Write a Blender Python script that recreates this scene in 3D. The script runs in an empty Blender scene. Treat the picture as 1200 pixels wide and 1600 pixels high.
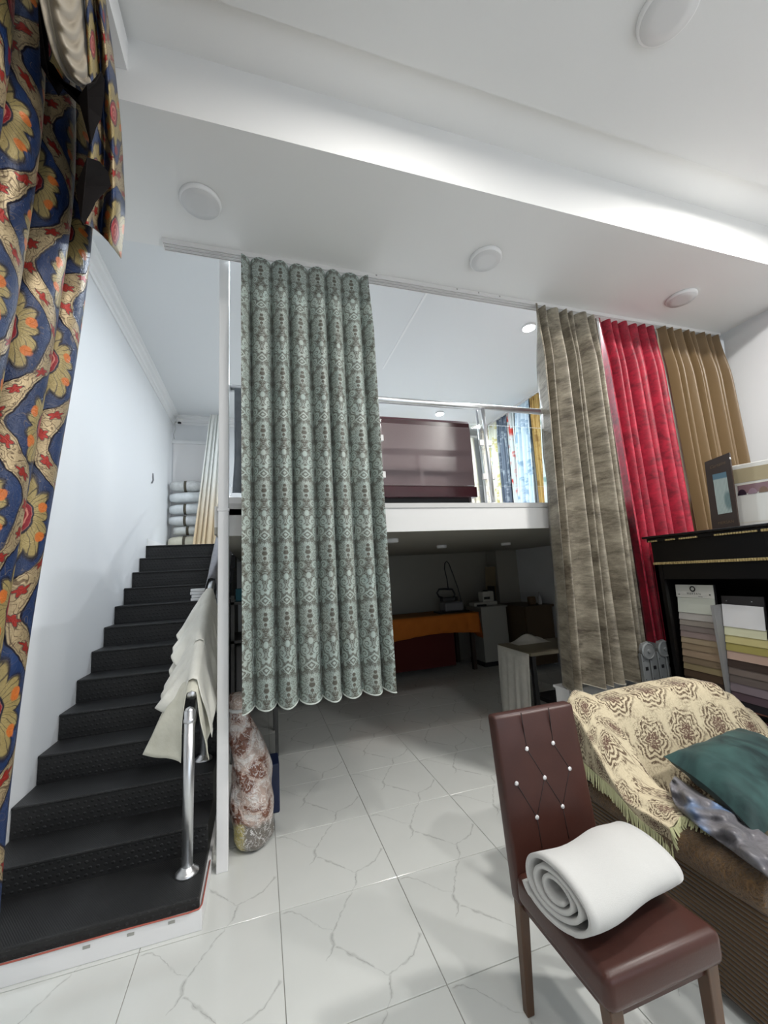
import bpy, bmesh, math, random
from mathutils import Vector, Matrix
random.seed(7)
PI = math.pi
SC = bpy.context.scene
COL = SC.collection

# ------------------------------------------------------------------ camera
F_PX = 629.96
CAM = Vector((0, 0, 1.58))
CX = Vector((0.95523705, -0.29034752, -0.05674949))      # image right in the world
CY = Vector((-0.00941473, 0.16189229, -0.98676352))      # image down
CZ = Vector((0.29569165, 0.94312735, 0.15191197))        # view direction
cam_d = bpy.data.cameras.new('camera'); cam = bpy.data.objects.new('camera', cam_d); COL.objects.link(cam)
cam_d.sensor_fit = 'VERTICAL'; cam_d.sensor_height = 32.0; cam_d.lens = F_PX / 1600 * 32.0
cam_d.clip_start = 0.02
m3 = Matrix((CX, -CY, -CZ)).transposed()
cam.matrix_world = Matrix.Translation(CAM) @ m3.to_4x4()
SC.camera = cam

def at(px, py, ax, val):
    """pixel -> the point where its ray meets the plane axis=val (0 x, 1 y, 2 z)"""
    d = CX * ((px - 600) / F_PX) + CY * ((py - 800) / F_PX) + CZ
    return CAM + d * ((val - CAM[ax]) / d[ax])

# ------------------------------------------------------------------ world, exposure
w = bpy.data.worlds.new('world'); SC.world = w; w.use_nodes = True
w.node_tree.nodes['Background'].inputs[0].default_value = (0.75, 0.87, 1.0, 1)
w.node_tree.nodes['Background'].inputs[1].default_value = 2.0
SC.view_settings.view_transform = 'Standard'; SC.view_settings.look = 'None'
SC.view_settings.gamma = 1.0; SC.view_settings.use_curve_mapping = False
SC.view_settings.exposure = 0.12


def disc_light(name, loc, r, power, color=(1, 0.97, 0.93), spread=PI):
    l = bpy.data.lights.new(name, 'AREA'); l.shape = 'DISK'; l.size = 2 * r; l.energy = power; l.color = color
    l.spread = spread
    o = bpy.data.objects.new(name, l); COL.objects.link(o); o.location = loc
    return o
# daylight enters through the shop window behind the camera (portal only guides the sky light)
pl = bpy.data.lights.new('shop_window_portal', 'AREA'); pl.shape = 'RECTANGLE'; pl.size = 3.4; pl.size_y = 2.4
pl.cycles.is_portal = True
po = bpy.data.objects.new('shop_window_portal', pl); COL.objects.link(po)
po.location = (1.9, -2.95, 1.6); po.rotation_euler = (PI / 2, 0, 0)

# ------------------------------------------------------------------ node expressions
class X:
    """a float socket with arithmetic that grows Math nodes"""
    nt = None
    def __init__(s, v): s.v = v
    @staticmethod
    def m(op, *a):
        n = X.nt.nodes.new('ShaderNodeMath'); n.operation = op
        for i, q in enumerate(a):
            q = q.v if isinstance(q, X) else q
            if isinstance(q, (int, float)): n.inputs[i].default_value = q
            else: X.nt.links.new(q, n.inputs[i])
        return X(n.outputs[0])
    def __add__(s, o): return X.m('ADD', s, o)
    __radd__ = __add__
    def __sub__(s, o): return X.m('SUBTRACT', s, o)
    def __rsub__(s, o): return X.m('SUBTRACT', o, s)
    def __mul__(s, o): return X.m('MULTIPLY', s, o)
    __rmul__ = __mul__
    def __truediv__(s, o): return X.m('DIVIDE', s, o)
    def __neg__(s): return X.m('MULTIPLY', s, -1.0)
    def __abs__(s): return X.m('ABSOLUTE', s)
def xmin(a, *r):
    for b in r: a = X.m('MINIMUM', a, b)
    return a
def xmax(a, *r):
    for b in r: a = X.m('MAXIMUM', a, b)
    return a
def xsin(a): return X.m('SINE', a)
def xcos(a): return X.m('COSINE', a)
def xsqrt(a): return X.m('SQRT', a)
def xfrac(a): return X.m('FRACT', a)
def xatan2(a, b): return X.m('ARCTAN2', a, b)
def xlen(a, b): return xsqrt(a * a + b * b)
def xband(d, w_, soft):           # 1 where d < w_, soft edge
    n = X.nt.nodes.new('ShaderNodeMapRange'); n.interpolation_type = 'SMOOTHSTEP'
    X.nt.links.new(d.v, n.inputs[0])
    n.inputs[1].default_value = w_ + soft; n.inputs[2].default_value = w_ - soft
    n.inputs[3].default_value = 0; n.inputs[4].default_value = 1
    # smoothstep needs from_min < from_max: flip
    n.inputs[1].default_value = w_ - soft; n.inputs[2].default_value = w_ + soft
    n.inputs[3].default_value = 1; n.inputs[4].default_value = 0
    return X(n.outputs[0])
def cmix(fac, a, b):              # colours: tuple or socket
    n = X.nt.nodes.new('ShaderNodeMix'); n.data_type = 'RGBA'
    X.nt.links.new(fac.v, n.inputs[0]) if isinstance(fac, X) else setattr(n.inputs[0], 'default_value', fac)
    for k, c in ((6, a), (7, b)):
        if isinstance(c, tuple): n.inputs[k].default_value = (*c[:3], 1)
        else: X.nt.links.new(c, n.inputs[k])
    return n.outputs[2]
def coords(kind='Object'):
    n = X.nt.nodes.new('ShaderNodeTexCoord'); s = X.nt.nodes.new('ShaderNodeSeparateXYZ')
    X.nt.links.new(n.outputs[kind], s.inputs[0])
    return n.outputs[kind], X(s.outputs[0]), X(s.outputs[1]), X(s.outputs[2])
def noise(vec, scale, detail=4, rough=0.5, sxyz=None, dist=0.0):
    if sxyz:
        mp = X.nt.nodes.new('ShaderNodeMapping'); mp.inputs['Scale'].default_value = sxyz
        X.nt.links.new(vec, mp.inputs[0]); vec = mp.outputs[0]
    n = X.nt.nodes.new('ShaderNodeTexNoise'); X.nt.links.new(vec, n.inputs['Vector'])
    n.inputs['Scale'].default_value = scale; n.inputs['Detail'].default_value = detail
    n.inputs['Roughness'].default_value = rough; n.inputs['Distortion'].default_value = dist
    return X(n.outputs[0])
def srgb(r, g, b):
    f = lambda c: (c / 255 / 12.92) if c <= 10.3 else ((c / 255 + 0.055) / 1.055) ** 2.4
    return (f(r), f(g), f(b))
MATS = {}
def material(name, color=(0.8, 0.8, 0.8), rough=0.6, metal=0.0, build=None, sheen=0.0, spec=0.5, alpha=None, trans=0.0,
             emit=None, coat=0.0, bump=None, sss=0.0):
    """build(bsdf) may return a colour socket; bump = (scale, strength, distance)"""
    if name in MATS: return MATS[name]
    m = bpy.data.materials.new(name); m.use_nodes = True; MATS[name] = m
    nt = m.node_tree; X.nt = nt
    b = nt.nodes['Principled BSDF']
    b.inputs['Base Color'].default_value = (*color, 1); b.inputs['Roughness'].default_value = rough
    b.inputs['Metallic'].default_value = metal; b.inputs['Specular IOR Level'].default_value = spec
    b.inputs['Sheen Weight'].default_value = sheen; b.inputs['Sheen Roughness'].default_value = 0.4
    b.inputs['Transmission Weight'].default_value = trans; b.inputs['Coat Weight'].default_value = coat
    if alpha is not None: b.inputs['Alpha'].default_value = alpha
    if emit: b.inputs['Emission Color'].default_value = (*emit[:3], 1); b.inputs['Emission Strength'].default_value = emit[3]
    if build:
        c = build(b)
        if c is not None: nt.links.new(c, b.inputs['Base Color'])
    if bump:
        v = coords('Object')[0]
        h = noise(v, bump[0], 3)
        add_bump(b, h, bump[1], bump[2])
    return m
def add_bump(b, h, strength, dist):
    n = X.nt.nodes.new('ShaderNodeBump'); n.inputs['Strength'].default_value = strength
    n.inputs['Distance'].default_value = dist
    X.nt.links.new(h.v, n.inputs['Height']); X.nt.links.new(n.outputs[0], b.inputs['Normal'])

# ------------------------------------------------------------------ mesh helpers
ORG = {}
def thing(name, loc, label=None, cat=None, group=None, kind=None):
    o = bpy.data.objects.new(name, None); COL.objects.link(o); o.location = loc; o.empty_display_size = 0.1
    ORG[o.name] = Vector(loc); tag(o, label, cat, group, kind); return o
def tag(o, label=None, cat=None, group=None, kind=None):
    if label: o['label'] = label
    if cat: o['category'] = cat
    if group: o['group'] = group
    if kind: o['kind'] = kind
    return o
def org_of(p): return ORG.get(p.name, Vector((0, 0, 0)))
def mesh(name, verts, faces, mat, parent=None, smooth=False, uv=None, bevel=0.0, seg=2, solid=0.0, sub=0):
    verts = [Vector(v) for v in verts]
    if parent is not None: base = org_of(parent)
    else:
        lo = [min(v[i] for v in verts) for i in range(3)]; hi = [max(v[i] for v in verts) for i in range(3)]
        base = Vector(((lo[0] + hi[0]) / 2, (lo[1] + hi[1]) / 2, lo[2]))
    me = bpy.data.meshes.new(name); me.from_pydata([v - base for v in verts], [], faces)
    if uv:
        L = me.uv_layers.new(name='UVMap')
        for lp in me.loops: L.data[lp.index].uv = uv[lp.vertex_index]
    if smooth: me.polygons.foreach_set('use_smooth', [True] * len(me.polygons))
    me.update()
    o = bpy.data.objects.new(name, me); COL.objects.link(o)
    if mat: me.materials.append(mat)
    if parent is not None: o.parent = parent; o.location = (0, 0, 0); ORG[o.name] = base
    else: o.location = base; ORG[o.name] = base
    if solid:
        s = o.modifiers.new('thickness', 'SOLIDIFY'); s.thickness = solid; s.offset = 0
    if sub:
        s = o.modifiers.new('subdivision', 'SUBSURF'); s.levels = sub; s.render_levels = sub
    if bevel:
        s = o.modifiers.new('bevel', 'BEVEL'); s.width = bevel; s.segments = seg; s.limit_method = 'ANGLE'
        s.angle_limit = math.radians(40)
    return o
BF = [(0, 3, 2, 1), (4, 5, 6, 7), (0, 1, 5, 4), (1, 2, 6, 5), (2, 3, 7, 6), (3, 0, 4, 7)]
def bverts(lo, hi):
    (a, b, c), (d, e, f) = lo, hi
    return [(a, b, c), (d, b, c), (d, e, c), (a, e, c), (a, b, f), (d, b, f), (d, e, f), (a, e, f)]
def box(name, lo, hi, mat, parent=None, bevel=0.0, seg=2, smooth=False, uv=None):
    return mesh(name, bverts(lo, hi), BF, mat, parent, bevel=bevel, seg=seg, smooth=smooth)
def boxes(name, L, mat, parent=None, bevel=0.0):
    V = []; Fc = []
    for lo, hi in L:
        k = len(V); V += bverts(lo, hi); Fc += [tuple(i + k for i in f) for f in BF]
    return mesh(name, V, Fc, mat, parent, bevel=bevel)
def quadbox(name, q, t, mat, parent=None, bevel=0.0):
    """a slab: four corner points (counter-clockwise seen from the front), thickness t behind"""
    q = [Vector(p) for p in q]; n = (q[1] - q[0]).cross(q[3] - q[0]).normalized()
    V = q + [p - n * t for p in q]
    return mesh(name, V, [(0, 1, 2, 3), (7, 6, 5, 4), (0, 4, 5, 1), (1, 5, 6, 2), (2, 6, 7, 3), (3, 7, 4, 0)], mat, parent, bevel=bevel)
def prism(name, poly, axis, a, b, mat, parent=None, bevel=0.0, smooth=False, seg=2):
    """polygon in the two other axes, extruded from a to b along axis"""
    def P3(p, t):
        return {0: (t, p[0], p[1]), 1: (p[0], t, p[1]), 2: (p[0], p[1], t)}[axis]
    n = len(poly); V = [P3(p, a) for p in poly] + [P3(p, b) for p in poly]
    Fc = [tuple(range(n))[::-1], tuple(range(n, 2 * n))] + [(i, (i + 1) % n, n + (i + 1) % n, n + i) for i in range(n)]
    o = mesh(name, V, Fc, mat, parent, bevel=bevel, smooth=smooth, seg=seg)
    bm = bmesh.new(); bm.from_mesh(o.data); bmesh.ops.recalc_face_normals(bm, faces=bm.faces); bm.to_mesh(o.data); bm.free()
    return o
def ringmesh(rings, cap=True, closed=True):
    V = []; Fc = []; n = len(rings[0])
    for r in rings: V += list(r)
    for i in range(len(rings) - 1):
        for j in range(n if closed else n - 1):
            a = i * n + j; b = i * n + (j + 1) % n
            Fc.append((a, b, b + n, a + n))
    if cap and closed:
        Fc.append(tuple(range(n))[::-1]); Fc.append(tuple(range(len(V) - n, len(V))))
    return V, Fc
def tube_geo(pts, r, n=8):
    pts = [Vector(p) for p in pts]; rings = []
    rs = r if isinstance(r, (list, tuple)) else [r] * len(pts)
    up = None
    for i, p in enumerate(pts):
        t = (pts[min(i + 1, len(pts) - 1)] - pts[max(i - 1, 0)]).normalized()
        if up is None:
            up = t.cross(Vector((0, 0, 1)))
            if up.length < 1e-3: up = t.cross(Vector((0, 1, 0)))
            up.normalize()
        else:
            up = (up - t * up.dot(t)).normalized()
        v = t.cross(up)
        rings.append([p + up * math.cos(2 * PI * k / n) * rs[i] + v * math.sin(2 * PI * k / n) * rs[i] for k in range(n)])
    return ringmesh(rings)
def tube(name, pts, r, mat, parent=None, n=10):
    V, Fc = tube_geo(pts, r, n); return mesh(name, V, Fc, mat, parent, smooth=True)
def tubes(name, L, r, mat, parent=None, n=6):
    V = []; Fc = []
    for pts in L:
        v, f = tube_geo(pts, r, n); k = len(V); V += v; Fc += [tuple(i + k for i in q) for q in f]
    return mesh(name, V, Fc, mat, parent, smooth=True)
def lathe(name, prof, loc, mat, parent=None, n=24, smooth=True):
    loc = Vector(loc)
    rings = [[loc + Vector((r * math.cos(2 * PI * k / n), r * math.sin(2 * PI * k / n), z)) for k in range(n)] for r, z in prof]
    V, Fc = ringmesh(rings); return mesh(name, V, Fc, mat, parent, smooth=smooth)
def grid(name, f, nu, nv, mat, parent=None, uvf=None, solid=0.0, smooth=True, sub=0):
    V = []; UV = []
    for j in range(nv + 1):
        for i in range(nu + 1):
            u, v = i / nu, j / nv; V.append(Vector(f(u, v))); UV.append(uvf(u, v) if uvf else (u, v))
    Fc = [(j * (nu + 1) + i, j * (nu + 1) + i + 1, (j + 1) * (nu + 1) + i + 1, (j + 1) * (nu + 1) + i) for j in range(nv) for i in range(nu)]
    return mesh(name, V, Fc, mat, parent, smooth=smooth, uv=UV, solid=solid, sub=sub)
def lerp(a, b, t): return a + (b - a) * t
def smooth01(t): t = max(0.0, min(1.0, t)); return t * t * (3 - 2 * t)
def pline(pts, t):
    """point on a polyline at parameter t in 0..1 (uniform by index, Catmull-Rom)"""
    n = len(pts) - 1; x = max(0.0, min(0.99999, t)) * n; i = int(x); u = x - i
    P = [Vector(p) for p in (pts[max(i - 1, 0)], pts[i], pts[i + 1], pts[min(i + 2, n)])]
    return 0.5 * ((2 * P[1]) + (P[2] - P[0]) * u + (2 * P[0] - 5 * P[1] + 4 * P[2] - P[3]) * u * u + (3 * P[1] - P[0] - 3 * P[2] + P[3]) * u ** 3)
def wob(x, y=0.0, s=0.0):
    return (math.sin(x * 1.7 + s) + math.sin(x * 3.1 + y * 2.3 + 1.3 * s) * 0.6 + math.sin(y * 4.1 - x * 1.1 + 2.1 * s) * 0.5) / 2.1
def keep_smooth(o, ang=35):
    bpy.context.view_layer.objects.active = o
    return o

# ------------------------------------------------------------------ materials of the shell
def wallpaint(name, c, r=0.75):
    return material(name, c, r, bump=(60, 0.03, 0.002))
M_WALL = wallpaint('wall_paint', (0.72, 0.735, 0.75))
M_CEIL = wallpaint('ceiling_paint', (0.70, 0.705, 0.70))
M_CEIL2 = wallpaint('mezzanine_ceiling_paint', (0.70, 0.715, 0.725))
M_WHITE = material('white_gloss_paint', (0.80, 0.80, 0.80), 0.4)
M_TRIM = material('white_plaster_trim', (0.78, 0.785, 0.79), 0.6)
M_PLASTIC = material('white_plastic', (0.68, 0.67, 0.66), 0.45)

VEINS = [[(0.583, 1.0), (0.583, 0.967), (0.507, 0.875), (0.45, 0.778), (0.402, 0.708), (0.358, 0.642), (0.367, 0.543), (0.287, 0.443)],
         [(0.0, 0.985), (0.087, 0.967), (0.215, 0.838), (0.272, 0.742), (0.355, 0.667)],
         [(0.385, 0.515), (0.503, 0.385), (0.587, 0.27), (0.68, 0.192)],
         [(0.682, 0.2), (0.798, 0.232), (0.892, 0.302), (0.967, 0.407)],
         [(0.68, 0.192), (0.648, 0.095), (0.60, 0.0)]]
def tile_build(b):
    vec, x, y, z = coords('Object')
    nz = X.nt.nodes.new('ShaderNodeTexNoise'); nz.inputs['Scale'].default_value = 14; nz.inputs['Detail'].default_value = 5
    X.nt.links.new(vec, nz.inputs['Vector'])
    sp = X.nt.nodes.new('ShaderNodeSeparateColor'); X.nt.links.new(nz.outputs['Color'], sp.inputs[0])
    px = x + (X(sp.outputs[0]) - 0.5) * 0.05; py = y + (X(sp.outputs[1]) - 0.5) * 0.05
    d = None
    for L in VEINS:
        for a, c in zip(L[:-1], L[1:]):
            ax, ay = (a[0] - .5) * .6, (a[1] - .5) * .6; bx, by = (c[0] - .5) * .6, (c[1] - .5) * .6
            ux, uy = bx - ax, by - ay; L2 = ux * ux + uy * uy
            t = xmin(xmax((px - ax) * (ux / L2) + (py - ay) * (uy / L2), 0.0), 1.0)
            e = xlen(px - ax - t * ux, py - ay - t * uy)
            d = e if d is None else xmin(d, e)
    wn = noise(vec, 9, 3)
    brk = xband(noise(vec, 11, 2) * -1.0, -.47, .10)
    wide = xband(d - (wn - .35) * 0.030 * brk, 0.001, 0.005) * 0.34 * (brk * .75 + .25)
    core = xband(d, 0.0010, 0.0014) * xband(noise(vec, 25, 2) * -1.0, -0.46, 0.12) * 0.55
    fac = xmin(wide + core, 0.85)
    cloud = noise(vec, 5, 3)
    base = cmix(cloud, (0.66, 0.68, 0.655), (0.71, 0.725, 0.70))
    b.inputs['Roughness'].default_value = 0.13
    return cmix(fac, base, (0.30, 0.31, 0.295))
M_TILE = material('marble_tile', rough=0.13, spec=0.5, build=tile_build)
M_GROUT = material('tile_grout', (0.36, 0.35, 0.32), 0.8)

XL, XR, YB, YF = -1.30, 4.53, 6.80, -3.0
# ------------------------------------------------------------------ floor
floor = box('floor', (XL - .1, YF - .1, -0.06), (XR + .1, YB + .1, -0.004), M_GROUT); tag(floor, 'white marble tiled floor with grey veins', None, kind='structure')
T = 0.6; TY = 0.601; gx0, gy0 = 0.0765, 2.297
tm = None
for i in range(-3, 8):
    for j in range(-3, 8):
        x0 = gx0 + i * T; y0 = gy0 + j * TY
        if x0 + T < XL or x0 > XR or y0 + T < -1.5 or y0 > YB: continue
        g = 0.0016
        if tm is None:
            h = T / 2 - g
            t0 = mesh('tile', bverts((-h, -h, -0.010), (h, h, 0.0)), BF, M_TILE, floor, bevel=0.0012, seg=1)
            tm = t0.data
            # local mesh: verts relative to tile centre
            tm.transform(Matrix.Translation(org_of(floor)))
            o = t0
        else:
            o = t0.copy(); COL.objects.link(o); o.parent = floor
        o.location = Vector((x0 + T / 2, y0 + TY / 2, 0)) - org_of(floor)

# ------------------------------------------------------------------ shell
def st(o): o['kind'] = 'structure'; return o
ZHI, ZBAND, ZSOF, ZMEZ = 4.125, 4.163, 3.80, 4.25
YBEAM, YSOF = 1.79, 2.655
st(box('wall_left', (XL - .15, YF, 0), (XL, YB, 4.6), M_WALL))
st(box('wall_right', (XR, YF, 0), (XR + .15, YB, 4.6), M_WALL))
st(box('wall_back', (XL - .15, YB, 0), (XR + .15, YB + .15, 4.6), M_WALL))
# front wall behind the camera with the shop window
wf = st(boxes('wall_front', [((XL, YF - .15, 0), (0.2, YF, 4.6)), ((3.6, YF - .15, 0), (XR, YF, 4.6)),
                             ((0.2, YF - .15, 0), (3.6, YF, 0.4)), ((0.2, YF - .15, 2.8), (3.6, YF, 4.6))], M_WALL))
win = st(boxes('window_1', [((0.2, YF - .1, .4), (.26, YF - .04, 2.8)), ((3.54, YF - .1, .4), (3.6, YF - .04, 2.8)), ((.26, YF - .1, .4), (3.54, YF - .04, .46)),
                            ((.26, YF - .1, 2.74), (3.54, YF - .04, 2.8)), ((1.87, YF - .1, .46), (1.93, YF - .04, 2.74))], M_WHITE))
st(box('ceiling', (XL, YF, ZHI), (XR, 1.53, ZHI + .2), M_CEIL))
st(box('ceiling_recess', (XL, 1.53, ZBAND), (XR, YBEAM, ZBAND + .2), material('recess_lighter_white', (0.76, 0.765, 0.76), .75)))  # ceiling strip next to the beam, a slightly lighter white
st(box('ceiling_soffit', (XL, YBEAM, ZSOF), (XR, YSOF, 4.6), wallpaint('soffit_paint', (0.74, 0.74, 0.73))))
mc = st(box('ceiling_mezzanine', (XL, YSOF, ZMEZ), (XR, YB, 4.6), M_CEIL2))
box('seam', at(667, 457, 2, ZMEZ) + Vector((-.012, 0, -.006)), (at(598, 576, 2, ZMEZ).x + .012, at(598, 576, 2, ZMEZ).y, ZMEZ), M_TRIM, mc)
# cornice along the mezzanine walls
def cornice(name, axis, a, b):
    prof = [(0, 0), (0, -.13), (.012, -.13), (.018, -.10), (.034, -.09), (.04, -.055), (.07, -.04), (.078, -.018), (.10, -.012), (.10, 0)]
    if axis == 1: return st(prism(name, [(XL + p[0], ZMEZ + p[1]) for p in prof], 1, a, b, M_TRIM))
    return st(prism(name, [(YB - p[0], ZMEZ + p[1]) for p in prof], 0, a, b, M_TRIM))
cornice('trim_left', 1, YSOF, YB); cornice('trim_back', 0, XL, XR)
# box pelmet that carries the blue drapes on the left
st(box('trim_pelmet', (-.95, -1.2, 3.97), (-.57, YBEAM, ZHI), M_TRIM))
# mezzanine slab, fascia and landing
ZM = 2.076
st(box('floor_mezzanine', (-.27, 2.715, 1.93), (XR, YB, ZM - .012), material('mezzanine_floor_finish', (.62, .62, .60), .4)))
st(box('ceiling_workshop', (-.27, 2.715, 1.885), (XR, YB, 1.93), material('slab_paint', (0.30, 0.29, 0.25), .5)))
fas = st(box('trim_fascia', (-.25, 2.70, 1.872), (XR, 2.716, 2.043), material('fascia_paint', (.62, .62, .61), .5)))
st(box('trim_fascia_cap', (-.25, 2.692, 2.043), (XR, 2.80, 2.078), material('grey_cap', (0.50, 0.50, 0.49), .35)))
st(box('floor_landing', (XL, 5.70, 1.90), (-.27, YB, ZM - .002), material('mezzanine_floor_finish')))
post = st(box('support_post', (-.246, 2.684, 0), (-.184, 2.746, ZMEZ), M_WHITE, bevel=.004))
tag(post, 'slim white square post between the black stairs and the damask curtain')
bkt = box('bracket', (-.186, 2.70, 2.0), (-.10, 2.735, 2.12), M_WHITE, post, bevel=.004)
tag(box('post_collar', (-.25, 2.68, 2.03), (-.18, 2.75, 2.045), M_WHITE, post), None)
st(box('trim_skirting', (XL, 5.46, ZM), (XL + .014, YB, ZM + .09), M_TRIM))

# ------------------------------------------------------------------ lamps
M_LAMP_OFF = material('opal_lamp_off', (0.62, 0.62, 0.62), 0.35)
M_LAMP_RIM = material('lamp_rim', (0.75, 0.75, 0.75), 0.4)
M_LAMP_ON = material('opal_lamp_on', (0.9, 0.9, 0.9), 0.4, emit=(1, 0.97, 0.94, 14.0))
M_LAMP_COOL = material('cool_lamp_on', (0.9, 0.9, 0.9), 0.4, emit=(0.93, 0.97, 1.0, 40.0))
def lamp(x, y, z, label, r=.115, lit=0.0, color=(1, .97, .93), group='round ceiling lamps', cool=False, h=.026):
    t = thing('ceiling_lamp', (x, y, z), label, 'lamp', group)
    lathe('rim', [(r * .99, 0), (r, -.006), (r * .985, -h * .75), (r * .93, -h), (r * .90, -h)], (x, y, z), M_LAMP_RIM, t, 40)
    lathe('diffuser', [(r * .92, -h * .8), (r * .9, -h * 1.05), (r * .5, -h * 1.12), (.001, -h * 1.13)], (x, y, z), (M_LAMP_COOL if cool else M_LAMP_ON) if lit else M_LAMP_OFF, t, 40)
    if lit:
        l = disc_light('lamp_light', (0, 0, -h - .012), r * .9, lit, color); l.parent = t
    return t
lamp(-.31, 2.245, ZSOF, 'unlit round flat lamp on the soffit above the stairs', group='unlit soffit lamps')
lamp(1.585, 2.245, ZSOF, 'unlit round flat lamp on the soffit between the two grey curtains', group='unlit soffit lamps')
lamp(3.51, 2.245, ZSOF, 'unlit round flat lamp on the soffit above the crimson curtain', group='unlit soffit lamps')
lamp(1.86, 1.02, ZHI, 'large unlit round lamp on the high ceiling at the top edge', r=.13)
for x, y in ((.75, .98), (3.15, 1.0), (-.15, -.6), (1.85, -.6), (3.75, -.6)):
    lamp(x, y, ZHI, 'lit round lamp on the %s, %s side' % ('high ceiling just in front of the beam' if y > 0 else 'high ceiling behind the camera', 'left' if x < 1 else ('middle' if x < 3 else 'right')), r=.12, lit=(18.0 if x < 1 else 74.0) if y > 0 else (14.0 if x < 1 else (38.0 if x < 3 else 62.0)), group='lit front ceiling lamps')
MZ = 44.0
lamp(2.93, 3.484, ZMEZ, 'glowing round lamp on the mezzanine ceiling beside the crushed velvet curtain', r=.075, lit=MZ, color=(.90, .95, 1), cool=True)
lamp(2.967, 5.957, ZMEZ, 'glowing round lamp at the back of the mezzanine ceiling above the maroon desk', r=.075, lit=MZ, color=(.90, .95, 1), cool=True)
lamp(.75, 5.3, ZMEZ, 'glowing round lamp on the mezzanine ceiling hidden by the damask curtain', r=.075, lit=34, color=(.85, .93, 1), cool=True)
lamp(.30, 3.35, ZMEZ, 'glowing round lamp on the mezzanine ceiling by the stairs', r=.075, lit=27, color=(.85, .93, 1), cool=True)
for px, py, lb in ((690, 852, 'small unlit dome lamp under the mezzanine above the steam iron'), (790, 848, 'small unlit dome lamp under the mezzanine right of the steam iron'), (612, 842, 'flat unlit lamp under the mezzanine beside the damask curtain')):
    p = at(px, py, 2, 1.885); lamp(p.x, p.y, 1.885, lb, r=.06, h=.032, group='unlit lamps under the mezzanine')

# ------------------------------------------------------------------ curtain track on the soffit
tr = thing('curtain_track', (1.95, 2.61, 3.77), 'long white triple curtain track on the edge of the soffit', 'curtain track')
for k in range(3):
    y = 2.575 + k * .027
    boxes('rail', [((-.575, y, 3.779), (4.49, y + .022, 3.80)), ((-.575, y, 3.768), (4.49, y + .006, 3.779)), ((-.575, y + .016, 3.768), (4.49, y + .022, 3.779))], M_PLASTIC, tr)
box('end_cap', (-.582, 2.573, 3.766), (-.575, 2.653, 3.80), M_PLASTIC, tr)
for px in (588, 712, 745, 777):
    p = at(px, 456, 1, 2.6); box('screw', (p.x - .006, 2.5735, 3.783), (p.x + .006, 2.5755, 3.795), material('screw_grey', (.35, .34, .33), .4, .6), tr)

# ------------------------------------------------------------------ curtains
def curtain(name, tA, tB, bA, bB, nrm, folds, amp, mat, label=None, cat='curtain', group=None, parent=None, power=.8, omega=.5,
            per=14, nv=46, irr=.35, seed=0.0, top=.4, hemwave=.0, sway=0.0, solid=.0, uvs=(1, 1), topwave=.0, ease=.18):
    tA, tB, bA, bB, nrm = map(Vector, (tA, tB, bA, bB, nrm)); tan = (tB - tA).normalized()
    H = (tA - bA).length; W = (tB - tA).length
    def f(u, v):
        ph0 = 2 * PI * folds * u
        ph = ph0 + irr * math.sin(ph0 * .37 + seed * 2 + v * 1.6) + irr * .7 * math.sin(ph0 * .21 - v * 1.1 + seed)
        a = amp * lerp(top, 1.0, smooth01(v / ease)) * (1 + (.15 + .2 * min(irr, 1)) * math.sin(ph0 * .43 + seed * 3 + v)) / (1.1 + .15 * min(irr, 1))
        s = 2 * abs(math.cos(ph / 2)) ** power - 1
        p = lerp(lerp(tA, tB, u), lerp(bA, bB, u), v)
        p = p + nrm * (a * s) + tan * (omega * a * math.sin(ph)) + tan * (sway * math.sin(v * 3.0 + u * 2 + seed))
        p.z += hemwave * s * smooth01((v - .85) / .15) - topwave * (1 - smooth01(v / .03)) * (1 - s) / 2
        return p
    # cloth length along one regular fold, so that the print follows the cloth
    tab = [0.0]; N = 200; q0 = None
    for k in range(N + 1):
        ph = -PI + 2 * PI * k / N
        q = ((W / folds) * k / N + omega * amp * math.sin(ph), amp * (2 * abs(math.cos(ph / 2)) ** power - 1))
        if q0: tab.append(tab[-1] + math.hypot(q[0] - q0[0], q[1] - q0[1]))
        q0 = q
    def uvf(u, v):
        ph0 = 2 * PI * folds * u
        ph = ph0 + irr * math.sin(ph0 * .37 + seed * 2 + v * 1.6) + irr * .7 * math.sin(ph0 * .21 - v * 1.1 + seed)
        t = ph / (2 * PI) + .5; i = math.floor(t); r = (t - i) * N; k = min(int(r), N - 1)
        return ((i + lerp(tab[k], tab[k + 1], r - k) / tab[-1]) * uvs[0], (1 - v) * H * uvs[1])
    o = grid(name, f, int(folds * per), nv, mat, parent, uvf=uvf, solid=solid)
    if label: tag(o, label, cat, group)
    o['fold_count'] = folds; del o['fold_count']
    return o, f

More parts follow.
